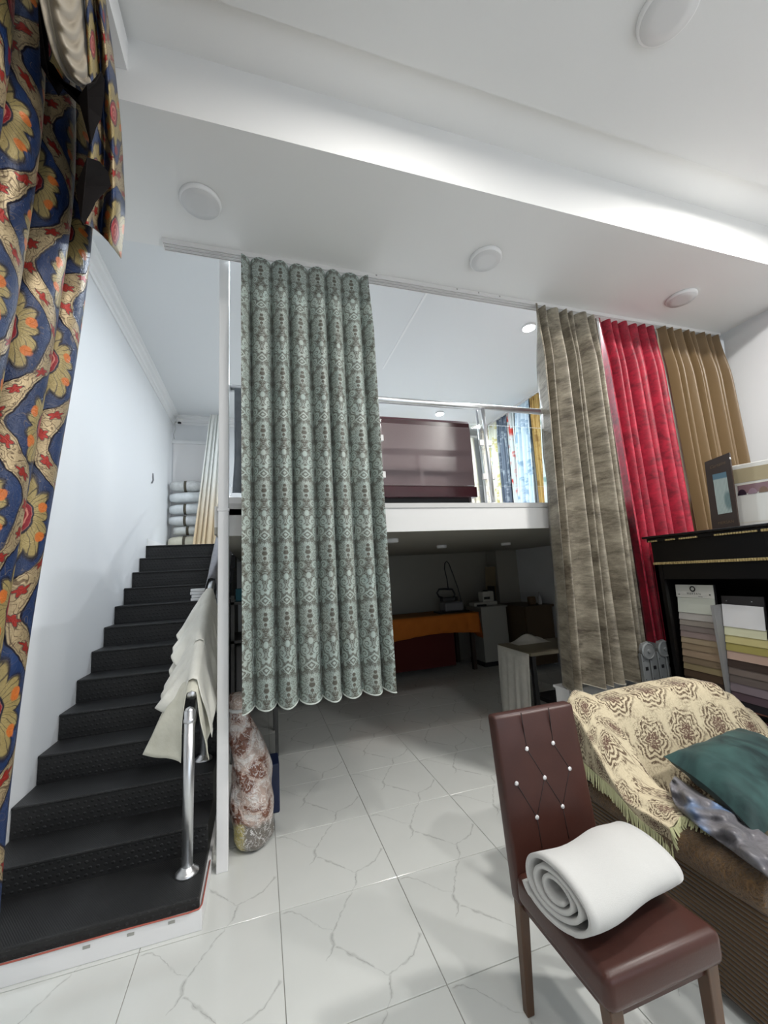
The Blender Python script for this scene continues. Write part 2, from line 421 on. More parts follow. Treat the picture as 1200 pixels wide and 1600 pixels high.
# damask: one mirrored motif per fold
def damask_build(b):
    vec, u, v, _ = coords('UV')
    nzv = noise(vec, 45, 2) - .5
    a = abs(xfrac(u) - .5)                    # 0 centre .. .5 valley
    y = xfrac(v / .385) + nzv * .012
    a = a + nzv * .016
    def ell(cx, cy, rx, ry): return xlen((a - cx) / rx, (y - cy) / ry)
    th = xatan2(y - .28, a)
    leafw = xsin(th * 13.0)
    med = xlen(a / .34, (y - .28) / .165) + leafw * .09 + xsin(th * 29.0) * .04
    medal = xband(med, .95, .05)
    veins = xband(abs(xsin(th * 13.0 + 1.2)), .22, .12) * xband(abs(med - .66), .24, .05)
    rings_ = xband(abs(xsin(med * 11.0)), .22, .14)
    drop = xmax(xband(ell(0, .27, .045, .034), 1.0, .15), xband(ell(0, .345, .03, .026), 1, .2), xband(ell(0, .195, .028, .022), 1, .2))
    def curl(cx, cy, r, w_, k):               # spiral scroll
        dx = a - cx; dy = (y - cy) * 1.55; rr = xlen(dx, dy); tt = xatan2(dy, dx)
        sp_ = abs(xsin(rr * (PI / (w_ * 2.4)) + tt * (k * .5)))
        return xband(rr, r, .012) * xband(sp_ * -1.0, -.45, .22)
    scr = xmax(curl(.20, .60, .125, .030, 1), curl(.36, .52, .10, .028, -1), curl(.12, .76, .12, .028, 1), curl(.36, .77, .12, .030, 1),
               curl(.23, .92, .13, .030, -1), curl(.43, .95, .08, .026, 1), curl(.38, .08, .11, .028, -1), curl(.15, .06, .11, .028, 1))
    dia = a / .085 + abs(y - .55) / .065
    diam = xmax(xband(abs(dia - 1.0), .20, .08), xband(dia, .38, .1))
    chev = xband(abs(abs(y - .64) - a * .55 - .03), .012, .006) * xband(a, .22, .02)
    bl = xmax(xband(ell(.20, .48, .05, .035), 1, .2), xband(ell(.10, .83, .05, .035), 1, .2), xband(ell(.42, .30, .03, .085), 1, .2), xband(ell(.05, .675, .035, .04), 1, .2), xband(ell(0.0, .90, .04, .05), 1, .2), xband(ell(.28, .68, .035, .03), 1, .2))
    cb_ = X.nt.nodes.new('ShaderNodeCombineXYZ'); X.nt.links.new(a.v, cb_.inputs[0]); X.nt.links.new((y * 2.4).v, cb_.inputs[1])
    fn = noise(cb_.outputs[0], 9.0, 2, .5, dist=1.0)
    lace = xband(abs(xsin(fn * 24.0)) * -1.0, -.84, .12) * .62 * (1.0 - medal)
    f = xmax(medal - xmin(veins * .8 + drop + rings_ * .55 + xband(abs(fn - .5), .035, .02) * .5, 1.0), scr, diam, chev, bl, lace)
    f = xmax(xmin(f, 1.0), 0.0)
    speck = noise(vec, 170, 2)
    f = xmin(f * (speck * .7 + .60), 1.0)
    tint = noise(vec, 2.2, 2, sxyz=(1, 3, 1))
    light = cmix(tint, srgb(172, 178, 170), srgb(152, 172, 168))
    b.inputs['Roughness'].default_value = .5
    add_bump(b, f + speck * .3, .25, .002)
    return cmix(f, srgb(80, 78, 69), light)
M_DAMASK = material('grey_damask_fabric', rough=.55, sheen=.05, build=damask_build)
dk = thing('damask_curtain', (.34, 2.605, .865), 'silver grey damask curtain hanging nearest the white post', 'curtain', 'curtains on the soffit track')
_, fd = curtain('curtain_panel', (-.100, 2.585, 3.768), (.785, 2.585, 3.768), (-.100, 2.575, .868), (.800, 2.575, .868), (0, -1, 0), 7.0, .080, M_DAMASK,
                parent=dk, power=.46, omega=.0, per=30, nv=70, irr=.22, seed=.6, top=.30, hemwave=-.012, topwave=.03)
tube('hem_piping', [fd(i / 160, 1.0) for i in range(161)], .0045, material('pale_thread', srgb(190, 198, 192), .6), dk, 6)

def velvet_build(b):
    vec, u, v, _ = coords('UV')
    n1 = noise(vec, 1.0, 5, .62, sxyz=(1.2, 9, 1), dist=.4)
    n2 = noise(vec, 1.0, 3, .6, sxyz=(6, 60, 1))
    n3 = noise(vec, 1.0, 2, .5, sxyz=(40, 160, 1))
    f = xmax(xmin((n1 - .30) * 1.7 + (n2 - .5) * .8 + (n3 - .5) * .3, 1.0), 0.0)
    add_bump(b, n2 + n3 * .5, .3, .003)
    return cmix(f, srgb(84, 76, 64), srgb(180, 172, 153))
M_VELVET = material('crushed_velvet', rough=.42, sheen=.12, build=velvet_build)
ck = thing('velvet_curtain', (2.45, 2.605, .69), 'taupe crushed velvet curtain hanging left of the crimson one', 'curtain', 'curtains on the soffit track')
_, fc = curtain('curtain_panel', (2.245, 2.585, 3.766), (2.92, 2.585, 3.76), (2.095, 2.565, .69), (2.90, 2.565, .668), (0, -1, 0), 6.6, .088, M_VELVET,
                parent=ck, power=1.0, omega=-.06, per=18, nv=60, irr=1.0, seed=2.2, top=.4, hemwave=-.01, topwave=.012)
tube('hem_piping', [fc(i / 160, 1.0) for i in range(161)], .004, material('taupe_thread', srgb(150, 146, 134), .6), ck, 6)

def red_build(b):
    vec, u, v, _ = coords('UV')
    n1 = noise(vec, 1.0, 4, .65, sxyz=(2, 8, 1), dist=.8)
    n2 = noise(vec, 1.0, 3, .6, sxyz=(9, 40, 1))
    f = xmax(xmin((n1 - .40) * 2.2 + (n2 - .5) * 1.1 + .3, 1.0), 0.0)
    add_bump(b, n2, .25, .003)
    return cmix(f, srgb(92, 6, 26), srgb(176, 26, 54))
M_RED = material('crimson_velvet', rough=.5, sheen=.10, build=red_build)
rk = thing('crimson_curtain', (3.25, 2.61, .91), 'crimson velvet curtain hanging between the taupe and the bronze ones', 'curtain', 'curtains on the soffit track')
curtain('curtain_panel', (2.93, 2.600, 3.745), (3.615, 2.600, 3.76), (2.94, 2.595, .92), (3.64, 2.595, .92), (0, -1, 0), 6.4, .078, M_RED, parent=rk,
        power=.8, omega=.0, per=20, nv=50, irr=.7, seed=4.1, top=.45, topwave=.01)
def gold_build(b):
    vec, u, v, _ = coords('UV')
    n = noise(vec, 1.0, 3, .6, sxyz=(40, 260, 1))
    add_bump(b, n, .1, .001)
    return cmix(n, srgb(100, 80, 54), srgb(124, 102, 72))
M_GOLD = material('bronze_satin', rough=.36, sheen=.05, build=gold_build)
gk = thing('bronze_curtain', (4.03, 2.61, .90), 'bronze satin curtain hanging rightmost against the wall', 'curtain', 'curtains on the soffit track')
curtain('curtain_panel', (3.605, 2.585, 3.764), (4.475, 2.585, 3.766), (3.63, 2.585, .90), (4.46, 2.585, .90), (0, -1, 0), 8.5, .080, M_GOLD, parent=gk,
        power=1.35, omega=-.05, per=20, nv=50, irr=.5, seed=1.3, top=.4, topwave=.012)

# ------------------------------------------------------------------ blue brocade drapes on the left
def brocade_build(b):
    vec, u, v, _ = coords('UV')
    n0 = noise(vec, 11, 2) - .5; n1 = noise(vec, 30, 2) - .5; n9 = noise(vec, 170, 2)
    W, H = .40, .56
    u = u + n0 * .035 + n1 * .010; v = v + n0 * .03 - n1 * .010
    a = abs(xfrac(u / W) - .5) * W                           # 0 .. W/2
    cv = xcos(v * (2 * PI / H))
    dd = a - (cv * .078 + .10)                               # ogee strap centre line
    wdt = .036 + xcos(v * (6 * PI / H) + 1.2) * .012
    strap = xband(abs(dd) - wdt, 0.0, .003)
    edge = xband(abs(abs(dd) - wdt), .0035, .002)
    line2 = xband(abs(abs(dd) - wdt + .010), .0016, .0012)
    scroll = xband(abs(xsin(noise(vec, 14, 1, dist=1.5) * 30.0)), .26, .16)      # engraved curls
    rv = (xfrac(v / .085) - .5) * .085
    ros = xlen(dd, rv) + xsin(xatan2(rv, dd) * 5.0) * .005
    rosm = xband(ros, .016, .002); rosd = xband(abs(ros - .017), .002, .0015)
    side = xband(a, W / 4, .0005)
    ca = side * a + (1.0 - side) * (W / 2 - a)
    vv = v / H + side * .5
    cy = (xfrac(vv) - .5) * H
    r = xlen(ca / .034, cy / .055)
    th = xatan2(cy, ca)
    pom = xband(r, 1.0, .05)
    pomring = xband(abs(xfrac(r * 2.6) - .5), .15, .08)
    leaf = xlen(ca / .112, (cy + .012) / .175) - abs(xsin(th * 5.0 + .6)) * .26
    leafm = xband(leaf, .60, .02)
    leafedge = xband(abs(leaf - .60), .05, .03) + xband(abs(xsin(th * 15.0 + leaf * 6.0)), .22, .1) * leafm * .8
    org = xband(xlen(ca - .066, abs(cy + .01) - .05) + n1 * .02, .017, .003)
    stem = xband(xlen(ca / .014, (cy + .17) / .026), 1.0, .1)
    vinel = xband(abs(xsin(noise(vec, 9, 1, dist=1.0) * 30.0)), .07, .05)         # fine vines on the ground
    sheen_ = n9 * .5 + noise(vec, 13, 3) * .6
    gold = cmix(sheen_, srgb(82, 64, 40), srgb(188, 170, 134))
    tan = cmix(sheen_, srgb(100, 84, 48), srgb(164, 148, 98))
    blue = cmix(noise(vec, 9, 3), srgb(12, 22, 48), srgb(32, 56, 98))
    dark = srgb(22, 20, 36)
    c = cmix(vinel * .45, blue, srgb(120, 104, 84))
    c = cmix(leafm, c, tan); c = cmix(xmin(leafedge, 1.0) * .85, c, dark)
    c = cmix(org, c, srgb(176, 96, 40))
    c = cmix(pom, c, srgb(120, 14, 28)); c = cmix(pom * pomring * .8, c, srgb(196, 128, 112))
    c = cmix(xband(abs(r - 1.0), .08, .05), c, dark)
    c = cmix(stem, c, srgb(108, 14, 30))
    c = cmix(strap, c, gold); c = cmix(strap * scroll * .75, c, srgb(70, 50, 36))
    c = cmix(strap * rosm, c, srgb(132, 34, 26)); c = cmix(strap * rosd * .7, c, dark); c = cmix(strap * line2 * .7, c, srgb(64, 48, 40)); c = cmix(edge, c, dark)
    met = xmin(strap + leafm * .4, 1.0) * .35
    X.nt.links.new(met.v, b.inputs['Metallic'])
    add_bump(b, strap + leafm * .7 + n9 * .6 - scroll * .4, .5, .003)
    return c
M_BROC = material('blue_gold_brocade', rough=.42, spec=.3, build=brocade_build)
M_LINING = material('dark_lining', srgb(16, 13, 13), .95, spec=.1)
bk = thing('brocade_curtain', (-.72, 1.3, .70), 'blue and gold ottoman brocade drape hanging at the left edge', 'curtain')
def bro_edge(z):       # y of the right edge by height, read from the photograph
    return lerp(1.575, 1.80, smooth01((z - .75) / 2.6)) if z < 3.3 else 1.80
def fb(u, v):
    z = lerp(4.0, .70, v); ye = bro_edge(z); y0 = .72
    ph0 = 2 * PI * 5.2 * u; ph = ph0 + .5 * math.sin(ph0 * .4 + v * 1.2) + .3 * math.sin(v * 2.4)
    a = lerp(.045, .075, smooth01(v / .3))
    s = 2 * abs(math.cos(ph / 2)) ** .9 - 1
    y = lerp(y0, ye - .03, u) + .35 * a * math.sin(ph)
    return Vector((-.74 + a * s + .02 * math.sin(v * 5), y, z + .012 * s * smooth01((v - .9) * 10)))
grid('curtain_panel', fb, 110, 80, M_BROC, bk, uvf=lambda u, v: (u * 2.0, (1 - v) * 3.3), solid=.003)

# cascade tail of the same brocade in front of the pelmet, dark lining showing in its folds
ctail = thing('brocade_cascade', (-.55, 1.66, 3.05), 'blue and gold brocade tail with dark lining hanging beside the grey swag', 'curtain')
def tail_pt(px, py, xx): return at(px, py, 0, xx)
TL = [(132, -60), (134, 10), (137, 80), (139, 150), (140, 210), (136, 262), (132, 300), (130, 350)]
TR = [(158, -60), (166, 10), (176, 80), (184, 150), (190, 215), (193, 275), (195, 335), (189, 404)]
def ftail(u, v):
    l = pline([(p[0], p[1], 0) for p in TL], v); r = pline([(p[0], p[1], 0) for p in TR], v)
    s = 0.028 * math.sin(u * PI * 3.2 + .4) * (0.5 + .8 * v)
    return tail_pt(lerp(l.x, r.x, u), lerp(l.y, r.y, u ** 1.6), -.545 + s)
grid('tail_fabric', ftail, 26, 40, M_BROC, ctail, uvf=lambda u, v: (u * .34 + .13, (1 - v) * 1.25 + .2), solid=.003)
def lining(name, pts, xx):
    P = [at(px, py, 0, xx + .004 * math.sin(i)) for i, (px, py) in enumerate(pts)]
    n = len(P); c = sum(P, Vector()) / n + Vector((-.05, 0, 0))
    o = mesh(name, P + [c], [(i, (i + 1) % n, n) for i in range(n)], M_LINING, ctail, solid=.003)
    return o
lining('lining', [(137, 132), (150, 128), (158, 112), (163, 125), (162, 150), (158, 185), (150, 200), (142, 225), (139, 190)], -.480)
lining('lining', [(137, 246), (155, 252), (168, 268), (173, 290), (166, 298), (150, 315), (146, 325), (130, 352), (127, 345), (132, 300)], -.465)
lining('lining', [(63, -10), (74, 50), (76, 95), (84, 102), (100, 128), (120, 140), (137, 150), (128, 168), (116, 150), (100, 136), (92, 150), (84, 130), (76, 118), (72, 100), (60, 10)], -.598)

def khaki_build(b):
    vec = coords('Object')[0]
    n = noise(vec, 300, 2); add_bump(b, n, .12, .001)
    return cmix(n, srgb(122, 112, 96), srgb(148, 138, 120))
M_KHAKI = material('khaki_satin', rough=.5, sheen=.2, build=khaki_build)
SL = [(46, -70), (62, 0), (72, 45), (84, 85), (102, 118), (121, 133)]
SR = [(126, -70), (131, 0), (134, 40), (139, 75), (146, 108), (152, 126)]
def fsw(u, v):
    l = pline([(p[0], p[1], 0) for p in SL], v); r = pline([(p[0], p[1], 0) for p in SR], v)
    sag = 16 * math.sin(PI * u) * v * (1 - .55 * v)
    cowl = math.sin((v * 6.0 - 1.3 * math.sin(PI * u ** 1.6)) * 2 * PI) * .011 * math.sin(PI * u) * smooth01((u - .25) * 3)
    pleat = .010 * math.cos(u * PI * 5) * (1 - u)
    return at(lerp(l.x, r.x, u), lerp(l.y, r.y, u) + sag, 0, -.555 + .035 * math.sin(PI * u) + cowl + pleat)
sw = grid('fabric_swag', fsw, 26, 60, M_KHAKI, None, solid=.003)
tag(sw, 'khaki satin swag gathered over the blue brocade drape at top left', 'swag')

# ------------------------------------------------------------------ staircase
def rubber_build(b):
    vec, x, y, z = coords('Object')
    # raised coin dots on the fronts, woven grain on the treads
    gxn = x / .034; gz = z / .030
    row = X.m('FLOOR', gz)
    fx = xfrac(gxn + row * .5) - .5; fz = xfrac(gz) - .5
    dot = xband(xlen(fx, fz), .20, .08)
    geo = X.nt.nodes.new('ShaderNodeNewGeometry'); sp = X.nt.nodes.new('ShaderNodeSeparateXYZ'); X.nt.links.new(geo.outputs['Normal'], sp.inputs[0])
    isfront = xband(X(sp.outputs[2]), .5, .1)
    wv = xsin(x * 700.0 + y * 500.0) * .25 + noise(vec, 140, 2) * .5
    add_bump(b, dot * isfront + wv * (1.0 - isfront) * .5, .55, .004)
    n = noise(vec, 5, 4)
    dust = (1.0 - isfront) * n * n
    return cmix(dust, (0.008, 0.008, 0.0085), (0.034, 0.035, 0.036))
M_RUBBER = material('black_rubber', rough=.5, build=rubber_build)
M_REDSTRIP = material('red_edge_tape', srgb(176, 92, 78), .6)
stair = thing('staircase', (-.785, 2.32, 0), 'straight flight of thirteen black rubber covered steps along the left wall', 'staircase')
NS = 13
def sz(k): return .145 if k == 1 else .12 + .163 * (k - 1)
def sy(k): return 2.325 if k == 1 else 2.40 + .254 * (k - 1)
X0, X1 = XL + .004, -.285
plinth = box('plinth', (X0, 2.318, 0), (-.272, 5.7, .088), M_WHITE, stair, bevel=.004)
for px, py in ((135, 1480), (204, 1460), (268, 1441)):
    p = at(px, py, 1, 2.317); box('chip', (p.x - .014, 2.3165, p.z - .006), (p.x + .014, 2.3185, p.z + .006), material('chip_grey', (.35, .35, .32), .9), plinth)
tube('edge_tape', [(XL + .012, 2.314, .092), (-.9, 2.313, .090), (-.6, 2.312, .094), (-.33, 2.312, .091), (-.285, 2.318, .092), (-.275, 2.34, .094), (-.274, 2.5, .094), (-.274, 2.66, .092)], .0035, M_REDSTRIP, stair, 6)
for k in range(1, NS + 1):
    y0, y1 = sy(k), (sy(k + 1) if k < NS else 5.70)
    zl = .088 if k == 1 else sz(k - 1)
    r = box('riser', (X0, y0, zl), (X1, y0 + .02, sz(k) - .014), M_RUBBER, stair)
    t = box('tread', (X0, y0 - .012, sz(k) - .016), (X1, y1 + .02, sz(k)), M_RUBBER, stair, bevel=.005)
boxes('side_string', [((X1 - .02, sy(k) + .02, .088), (X1 - .004, sy(k + 1) + .02 if k < NS else 5.7, sz(k) - .016)) for k in range(1, NS + 1)], M_RUBBER, stair)

# ------------------------------------------------------------------ chrome stair rail
def steel_build(b):
    vec = coords('Object')[0]
    n = noise(vec, 30, 2, sxyz=(1, 1, .05)); b.inputs['Roughness'].default_value = .33
    return cmix(n, (0.62, 0.63, 0.65), (0.78, 0.79, 0.80))
M_STEEL = material('brushed_steel', metal=1.0, rough=.22, build=steel_build)
def newel(x, y, z, h, r, parent):
    p = tube('post', [(x, y, z), (x, y, z + h)], r, M_STEEL, parent, 20)
    lathe('flange', [(r * 2.1, 0), (r * 2.1, .008), (r * 1.7, .018), (r * 1.25, .026), (r * 1.1, .034), (r * 1.0, .036)], (x, y, z), M_STEEL, p, 24)
    lathe('collar', [(r * 1.0, -.06), (r * 1.12, -.056), (r * 1.12, -.044), (r * 1.0, -.04), (r * .86, -.02), (r * .9, .0), (r * .7, .012), (.001, .02)], (x, y, z + h), M_STEEL, p, 20)
    return p
xr = -.365
srail = thing('stair_railing', (xr, 2.5, .145), 'brushed steel stair railing with round posts beside the black steps', 'railing')
newel(xr, 2.505, .145, .775, .0265, srail)
newel(xr, 3.10, sz(3), .80, .0265, srail)
newel(xr, 4.15, sz(7), .80, .0265, srail)
newel(xr, 5.25, sz(12), .80, .0265, srail)
sl = .163 / .254
tube('handrail', [(xr, 2.56, .975), (xr, 2.60, 1.007), (xr, 5.4, .975 + sl * 2.85), (xr, 5.55, .975 + sl * 2.92)], .024, M_STEEL, srail, 16)
tube('mid_rail', [(xr, 2.52, .72), (xr, 5.25, .72 + sl * 2.73)], .010, M_STEEL, srail, 10)

# ------------------------------------------------------------------ mezzanine railing with glass
mrail = thing('mezzanine_railing', (1.2, 2.75, 2.078), 'steel and glass balustrade along the mezzanine edge', 'railing')
yr = 2.75
tube('handrail', [(-.18, yr, 2.885), (2.55, yr, 2.885)], .025, M_STEEL, mrail, 16)
for xx in (-.05, .845, 1.765, 2.60):
    for dy in (-.014,):
        pp = tube('post', [(xx, yr + dy, 2.078), (xx - .012, yr + dy, 2.868)], .0155, M_STEEL, mrail, 12)
        tube('post', [(xx - .036, yr + .03, 2.078), (xx - .046, yr + .03, 2.868)], .010, M_STEEL, mrail, 10)
    lathe('flange', [(.034, 0), (.034, .006), (.02, .014)], (xx, yr, 2.078), M_STEEL, mrail, 18)
M_GLASS = material('clear_glass', (0.93, 0.97, 0.96), 0.0, trans=1.0, spec=.5)
M_GLASS.node_tree.nodes['Principled BSDF'].inputs['IOR'].default_value = 1.12
for a, b_ in ((.875, 1.725), (1.80, 2.56), (-.01, .80)):
    box('glass_panel', (a, yr - .004, 2.225), (b_, yr + .004, 2.735), M_GLASS, mrail)
for xx in (.845, 1.765):
    for zz in (2.30, 2.58):
        for sx in (-1, 1):
            c = xx - .012 + sx * .036
            box('glass_clamp', (c - .02, yr - .012, zz - .024), (c + .02, yr + .012, zz + .024), M_PLASTIC, mrail, bevel=.003)

# ------------------------------------------------------------------ maroon desk on the mezzanine
M_MAROON = material('maroon_lacquer', srgb(62, 22, 30), .25, coat=.3)
M_MAUVE = material('mauve_glossy_panel', srgb(112, 92, 94), .28)
yd = 3.35
def dp(px, py, y=yd): return at(px, py, 1, y)
A = dp(560, 645); B_ = dp(733, 656); C_ = dp(742, 762); D_ = dp(560, 762)
desk = thing('reception_desk', (B_.x - .7, yd + .25, 2.076), 'glossy maroon desk with mauve front panel behind the glass balustrade', 'desk')
xl, xrr = .9, C_.x; zt = A.z; zb = C_.z
prof = [(yd, zb), (yd, zt - .04), (yd + .02, zt - .01), (yd + .06, zt), (yd + .55, zt), (yd + .55, zb)]
prism('body', prof, 0, xl, xrr, M_MAROON, desk, bevel=.006)
box('front_panel', (xl + .10, yd - .012, zb + .01), (xrr - .005, yd - .001, zt - .085), M_MAUVE, desk, bevel=.003)
box('apron', (xl, yd - .02, zb - .095), (xrr + .01, yd + .5, zb + .004), M_MAROON, desk, bevel=.004)
box('kick_board', (xl, yd + .06, 2.076), (xrr - .04, yd + .5, zb - .095), material('black_matt', (.012, .011, .011), .6), desk)
tube('foot', [(xrr - .05, yd + .02, 2.076), (xrr - .05, yd + .02, zb - .09)], .012, M_STEEL, desk, 10)

# ------------------------------------------------------------------ sample curtains hanging on the mezzanine
def sheer(name, base, spots, sc, alpha=None, band=0.0):
    def bld(b):
        vec, u, v, _ = coords('UV')
        n = noise(vec, sc, 3, .6)
        f = xband(n * -1.0, -.56, .05)
        return cmix(f, base, spots)
    return material(name, rough=.7, sheen=.1, build=bld, alpha=alpha)
W_ = srgb(225, 232, 236)
HANG = [  # along the right-hand track: y0, y1, colour material, label
    (2.95, 3.30, sheer('mint_sheer', srgb(214, 230, 226), srgb(176, 206, 200), 3), 'mint white sheer curtain nearest the balustrade on the mezzanine'),
    (3.32, 3.62, sheer('ochre_print', srgb(176, 138, 70), srgb(120, 90, 50), 6), 'ochre curtain beside the mint sheer on the mezzanine'),
    (3.64, 3.92, sheer('dark_red_print', srgb(98, 44, 40), srgb(178, 150, 130), 9), 'dark red patterned curtain between ochre and black ones on the mezzanine'),
    (3.94, 4.24, sheer('black_cloth', srgb(28, 26, 28), srgb(40, 38, 40), 4), 'black curtain hanging among the pale ones on the mezzanine'),
    (4.26, 4.52, sheer('white_red_flower', srgb(228, 228, 226), srgb(196, 180, 184), 5), 'white curtain with small red flowers next to the black one on the mezzanine'),
    (4.54, 4.84, sheer('white_leaf_print', srgb(222, 232, 228), srgb(150, 178, 174), 4), 'white sheer with grey green leaves on the mezzanine'),
    (4.86, 5.10, sheer('mustard_cloth', srgb(190, 158, 92), srgb(150, 116, 60), 4), 'mustard curtain among the white sheers on the mezzanine'),
    (5.12, 5.50, sheer('pale_blue_sheer', srgb(206, 224, 236), srgb(150, 178, 200), 5), 'pale blue printed sheer in the middle of the mezzanine row'),
    (5.52, 5.74, sheer('red_poppy_print', srgb(206, 214, 214), srgb(200, 60, 48), 3.2), 'white curtain with red poppies on the mezzanine row'),
    (5.76, 6.04, sheer('slate_blue_cloth', srgb(88, 100, 116), srgb(150, 160, 170), 5), 'slate blue curtain towards the back of the mezzanine row'),
    (6.06, 6.34, sheer('yellow_leaf_print', srgb(222, 222, 206), srgb(196, 186, 120), 5), 'white curtain with yellow leaves towards the back corner of the mezzanine'),
    (6.36, 6.62, sheer('cream_sheer_print', srgb(226, 222, 210), srgb(200, 190, 170), 5), 'cream sheer in the back corner of the mezzanine row'),
]
htr = box('sample_track', (4.12, 2.95, 4.215), (4.18, 6.65, ZMEZ), M_PLASTIC); tag(htr, 'white curtain track on the mezzanine ceiling above the sample curtains', 'curtain track')
for i, (a, b_, mt, lb) in enumerate(HANG):
    fl = .10 if i in (7, 5, 0) else .0
    curtain('sample_curtain', (4.15, b_, 4.213), (4.15, a, 4.213), (4.12 - fl, b_ + fl * .3, 2.11), (4.12 - fl, a - fl * .3, 2.11), (-1, 0, 0), 4, .045, mt, lb, 'curtain', 'sample curtains on the mezzanine',
            per=10, nv=20, irr=.6, seed=i * 1.7, top=.5, power=1.0, omega=.2, uvs=(.12, 1))
HB = [(3.05, 3.28, sheer('lilac_flower_sheer', srgb(222, 222, 232), srgb(168, 140, 180), 4), 'white sheer with lilac flowers on the back wall of the mezzanine'),
      (2.72, 2.90, sheer('navy_cloth', srgb(34, 42, 58), srgb(44, 52, 70), 4), 'navy curtain at the back wall right of the maroon desk'),
      (2.48, 2.70, sheer('olive_yellow_cloth', srgb(158, 152, 82), srgb(140, 132, 70), 4), 'olive yellow curtain at the back wall right of the maroon desk'),
      (3.32, 3.62, sheer('white_plain_sheer', srgb(224, 228, 232), srgb(204, 210, 220), 4), 'plain white sheer at the back wall of the mezzanine'),
      (3.66, 4.0, sheer('ivory_sheer', srgb(228, 224, 212), srgb(206, 200, 180), 4), 'ivory sheer at the back wall beside the corner of the mezzanine')]
btr = box('sample_track', (2.40, 6.60, 4.08), (4.05, 6.66, 4.115), M_PLASTIC); tag(btr, 'white curtain track on the back wall of the mezzanine', 'curtain track')
for i, (a, b_, mt, lb) in enumerate(HB):
    curtain('sample_curtain', (a, 6.63, 4.078), (b_, 6.63, 4.078), (a - .02, 6.62, 2.11), (b_ + .02, 6.62, 2.11), (0, -1, 0), 3.5, .04, mt, lb, 'curtain', 'sample curtains on the mezzanine',
            per=10, nv=16, irr=.6, seed=i * 2.3 + 1, top=.5, power=1.0, omega=.2, uvs=(.12, 1))
# cream sheer beside the wrapped rolls
def cream_build(b):
    vec, u, v, _ = coords('UV')
    return cmix(xband(v, .75, .6), srgb(222, 224, 220), srgb(206, 186, 154))
M_CREAM = material('cream_ombre_sheer', rough=.7, sheen=.1, build=cream_build)
curtain('sheer_curtain', (-.72, 6.50, 4.20), (-.50, 6.50, 4.20), (-.93, 6.40, 2.10), (-.58, 6.40, 2.10), (0, -1, 0), 5, .03, M_CREAM, 'white to cream sheer curtain hanging beside the wrapped rolls', 'curtain', None,
        per=12, nv=24, irr=.6, seed=.3, top=.5, power=1.0, omega=.2)

# ------------------------------------------------------------------ wrapped fabric rolls at the head of the stairs
def wrap_build(c0, c1):
    def bld(b):
        vec = coords('Object')[0]
        n = noise(vec, 22, 4, .6); add_bump(b, n, .25, .010)
        return cmix(n, c0, c1)
    return bld
ROLLS = [(2.20, .105, srgb(196, 192, 172), srgb(222, 218, 200), 'cream wrapped fabric roll lowest of the stack at the stair head', 0),
         (2.385, .066, srgb(190, 192, 188), srgb(226, 228, 226), 'short white wrapped roll second from the bottom of the stack', .06),
         (2.535, .074, srgb(196, 200, 202), srgb(232, 234, 236), 'white wrapped roll with dark strap third from the bottom of the stack', 0),
         (2.70, .078, srgb(200, 206, 208), srgb(234, 238, 240), 'white plastic wrapped roll with strap fourth from the bottom of the stack', 0),
         (2.88, .078, srgb(204, 210, 212), srgb(236, 240, 242), 'white plastic wrapped roll second from the top of the stack', 0),
         (3.06, .082, srgb(170, 170, 168), srgb(228, 230, 230), 'grey and white printed wrapped roll on top of the stack', 0)]
M_STRAP = material('dark_strap', srgb(78, 72, 58), .7)
for i, (zc, r, c0, c1, lb, dx) in enumerate(ROLLS):
    mt = material('wrap_%d' % i, rough=.35, build=wrap_build(c0, c1), coat=.3)
    x0, x1 = XL + .03 + dx, XL + .62; tilt = .03 if i in (3, 4) else 0
    t = thing('fabric_roll', ((x0 + x1) / 2, 6.58, zc - r), lb, 'fabric roll', 'wrapped fabric rolls at the stair head')
    rings = []
    for k in range(13):
        u = k / 12; rr = r * (1.0 - .28 * abs(2 * u - 1) ** 6) * (1 + .04 * math.sin(k * 2.3 + i))
        rings.append([Vector((lerp(x0, x1, u), 6.58 + rr * 1.15 * math.cos(q * 2 * PI / 16), zc + tilt * u + rr * .96 * math.sin(q * 2 * PI / 16) * (1 + .05 * math.sin(q * 3 + k)))) for q in range(16)])
    V, Fc = ringmesh(rings); mesh('wrapped_body', V, Fc, mt, t, smooth=True)
    if i != 4:
        xs = lerp(x0, x1, .36); 
        rings = [[Vector((xs + d, 6.58 + r * 1.19 * math.cos(q * 2 * PI / 16), zc + tilt * .36 + r * 1.03 * math.sin(q * 2 * PI / 16))) for q in range(16)] for d in (-.018, .018)]
        V, Fc = ringmesh(rings, cap=False); mesh('strap', V, Fc, M_STRAP, t, smooth=True, solid=.003)
# recessed white panel on the back wall behind the rolls
st(box('trim_panel', (XL + .02, YB - .012, 2.08), (-.72, YB, 3.80), material('panel_white', (.80, .79, .79), .5)))
st(box('trim_panel_head', (XL + .0, YB - .03, 3.80), (-.70, YB, 3.85), M_TRIM))
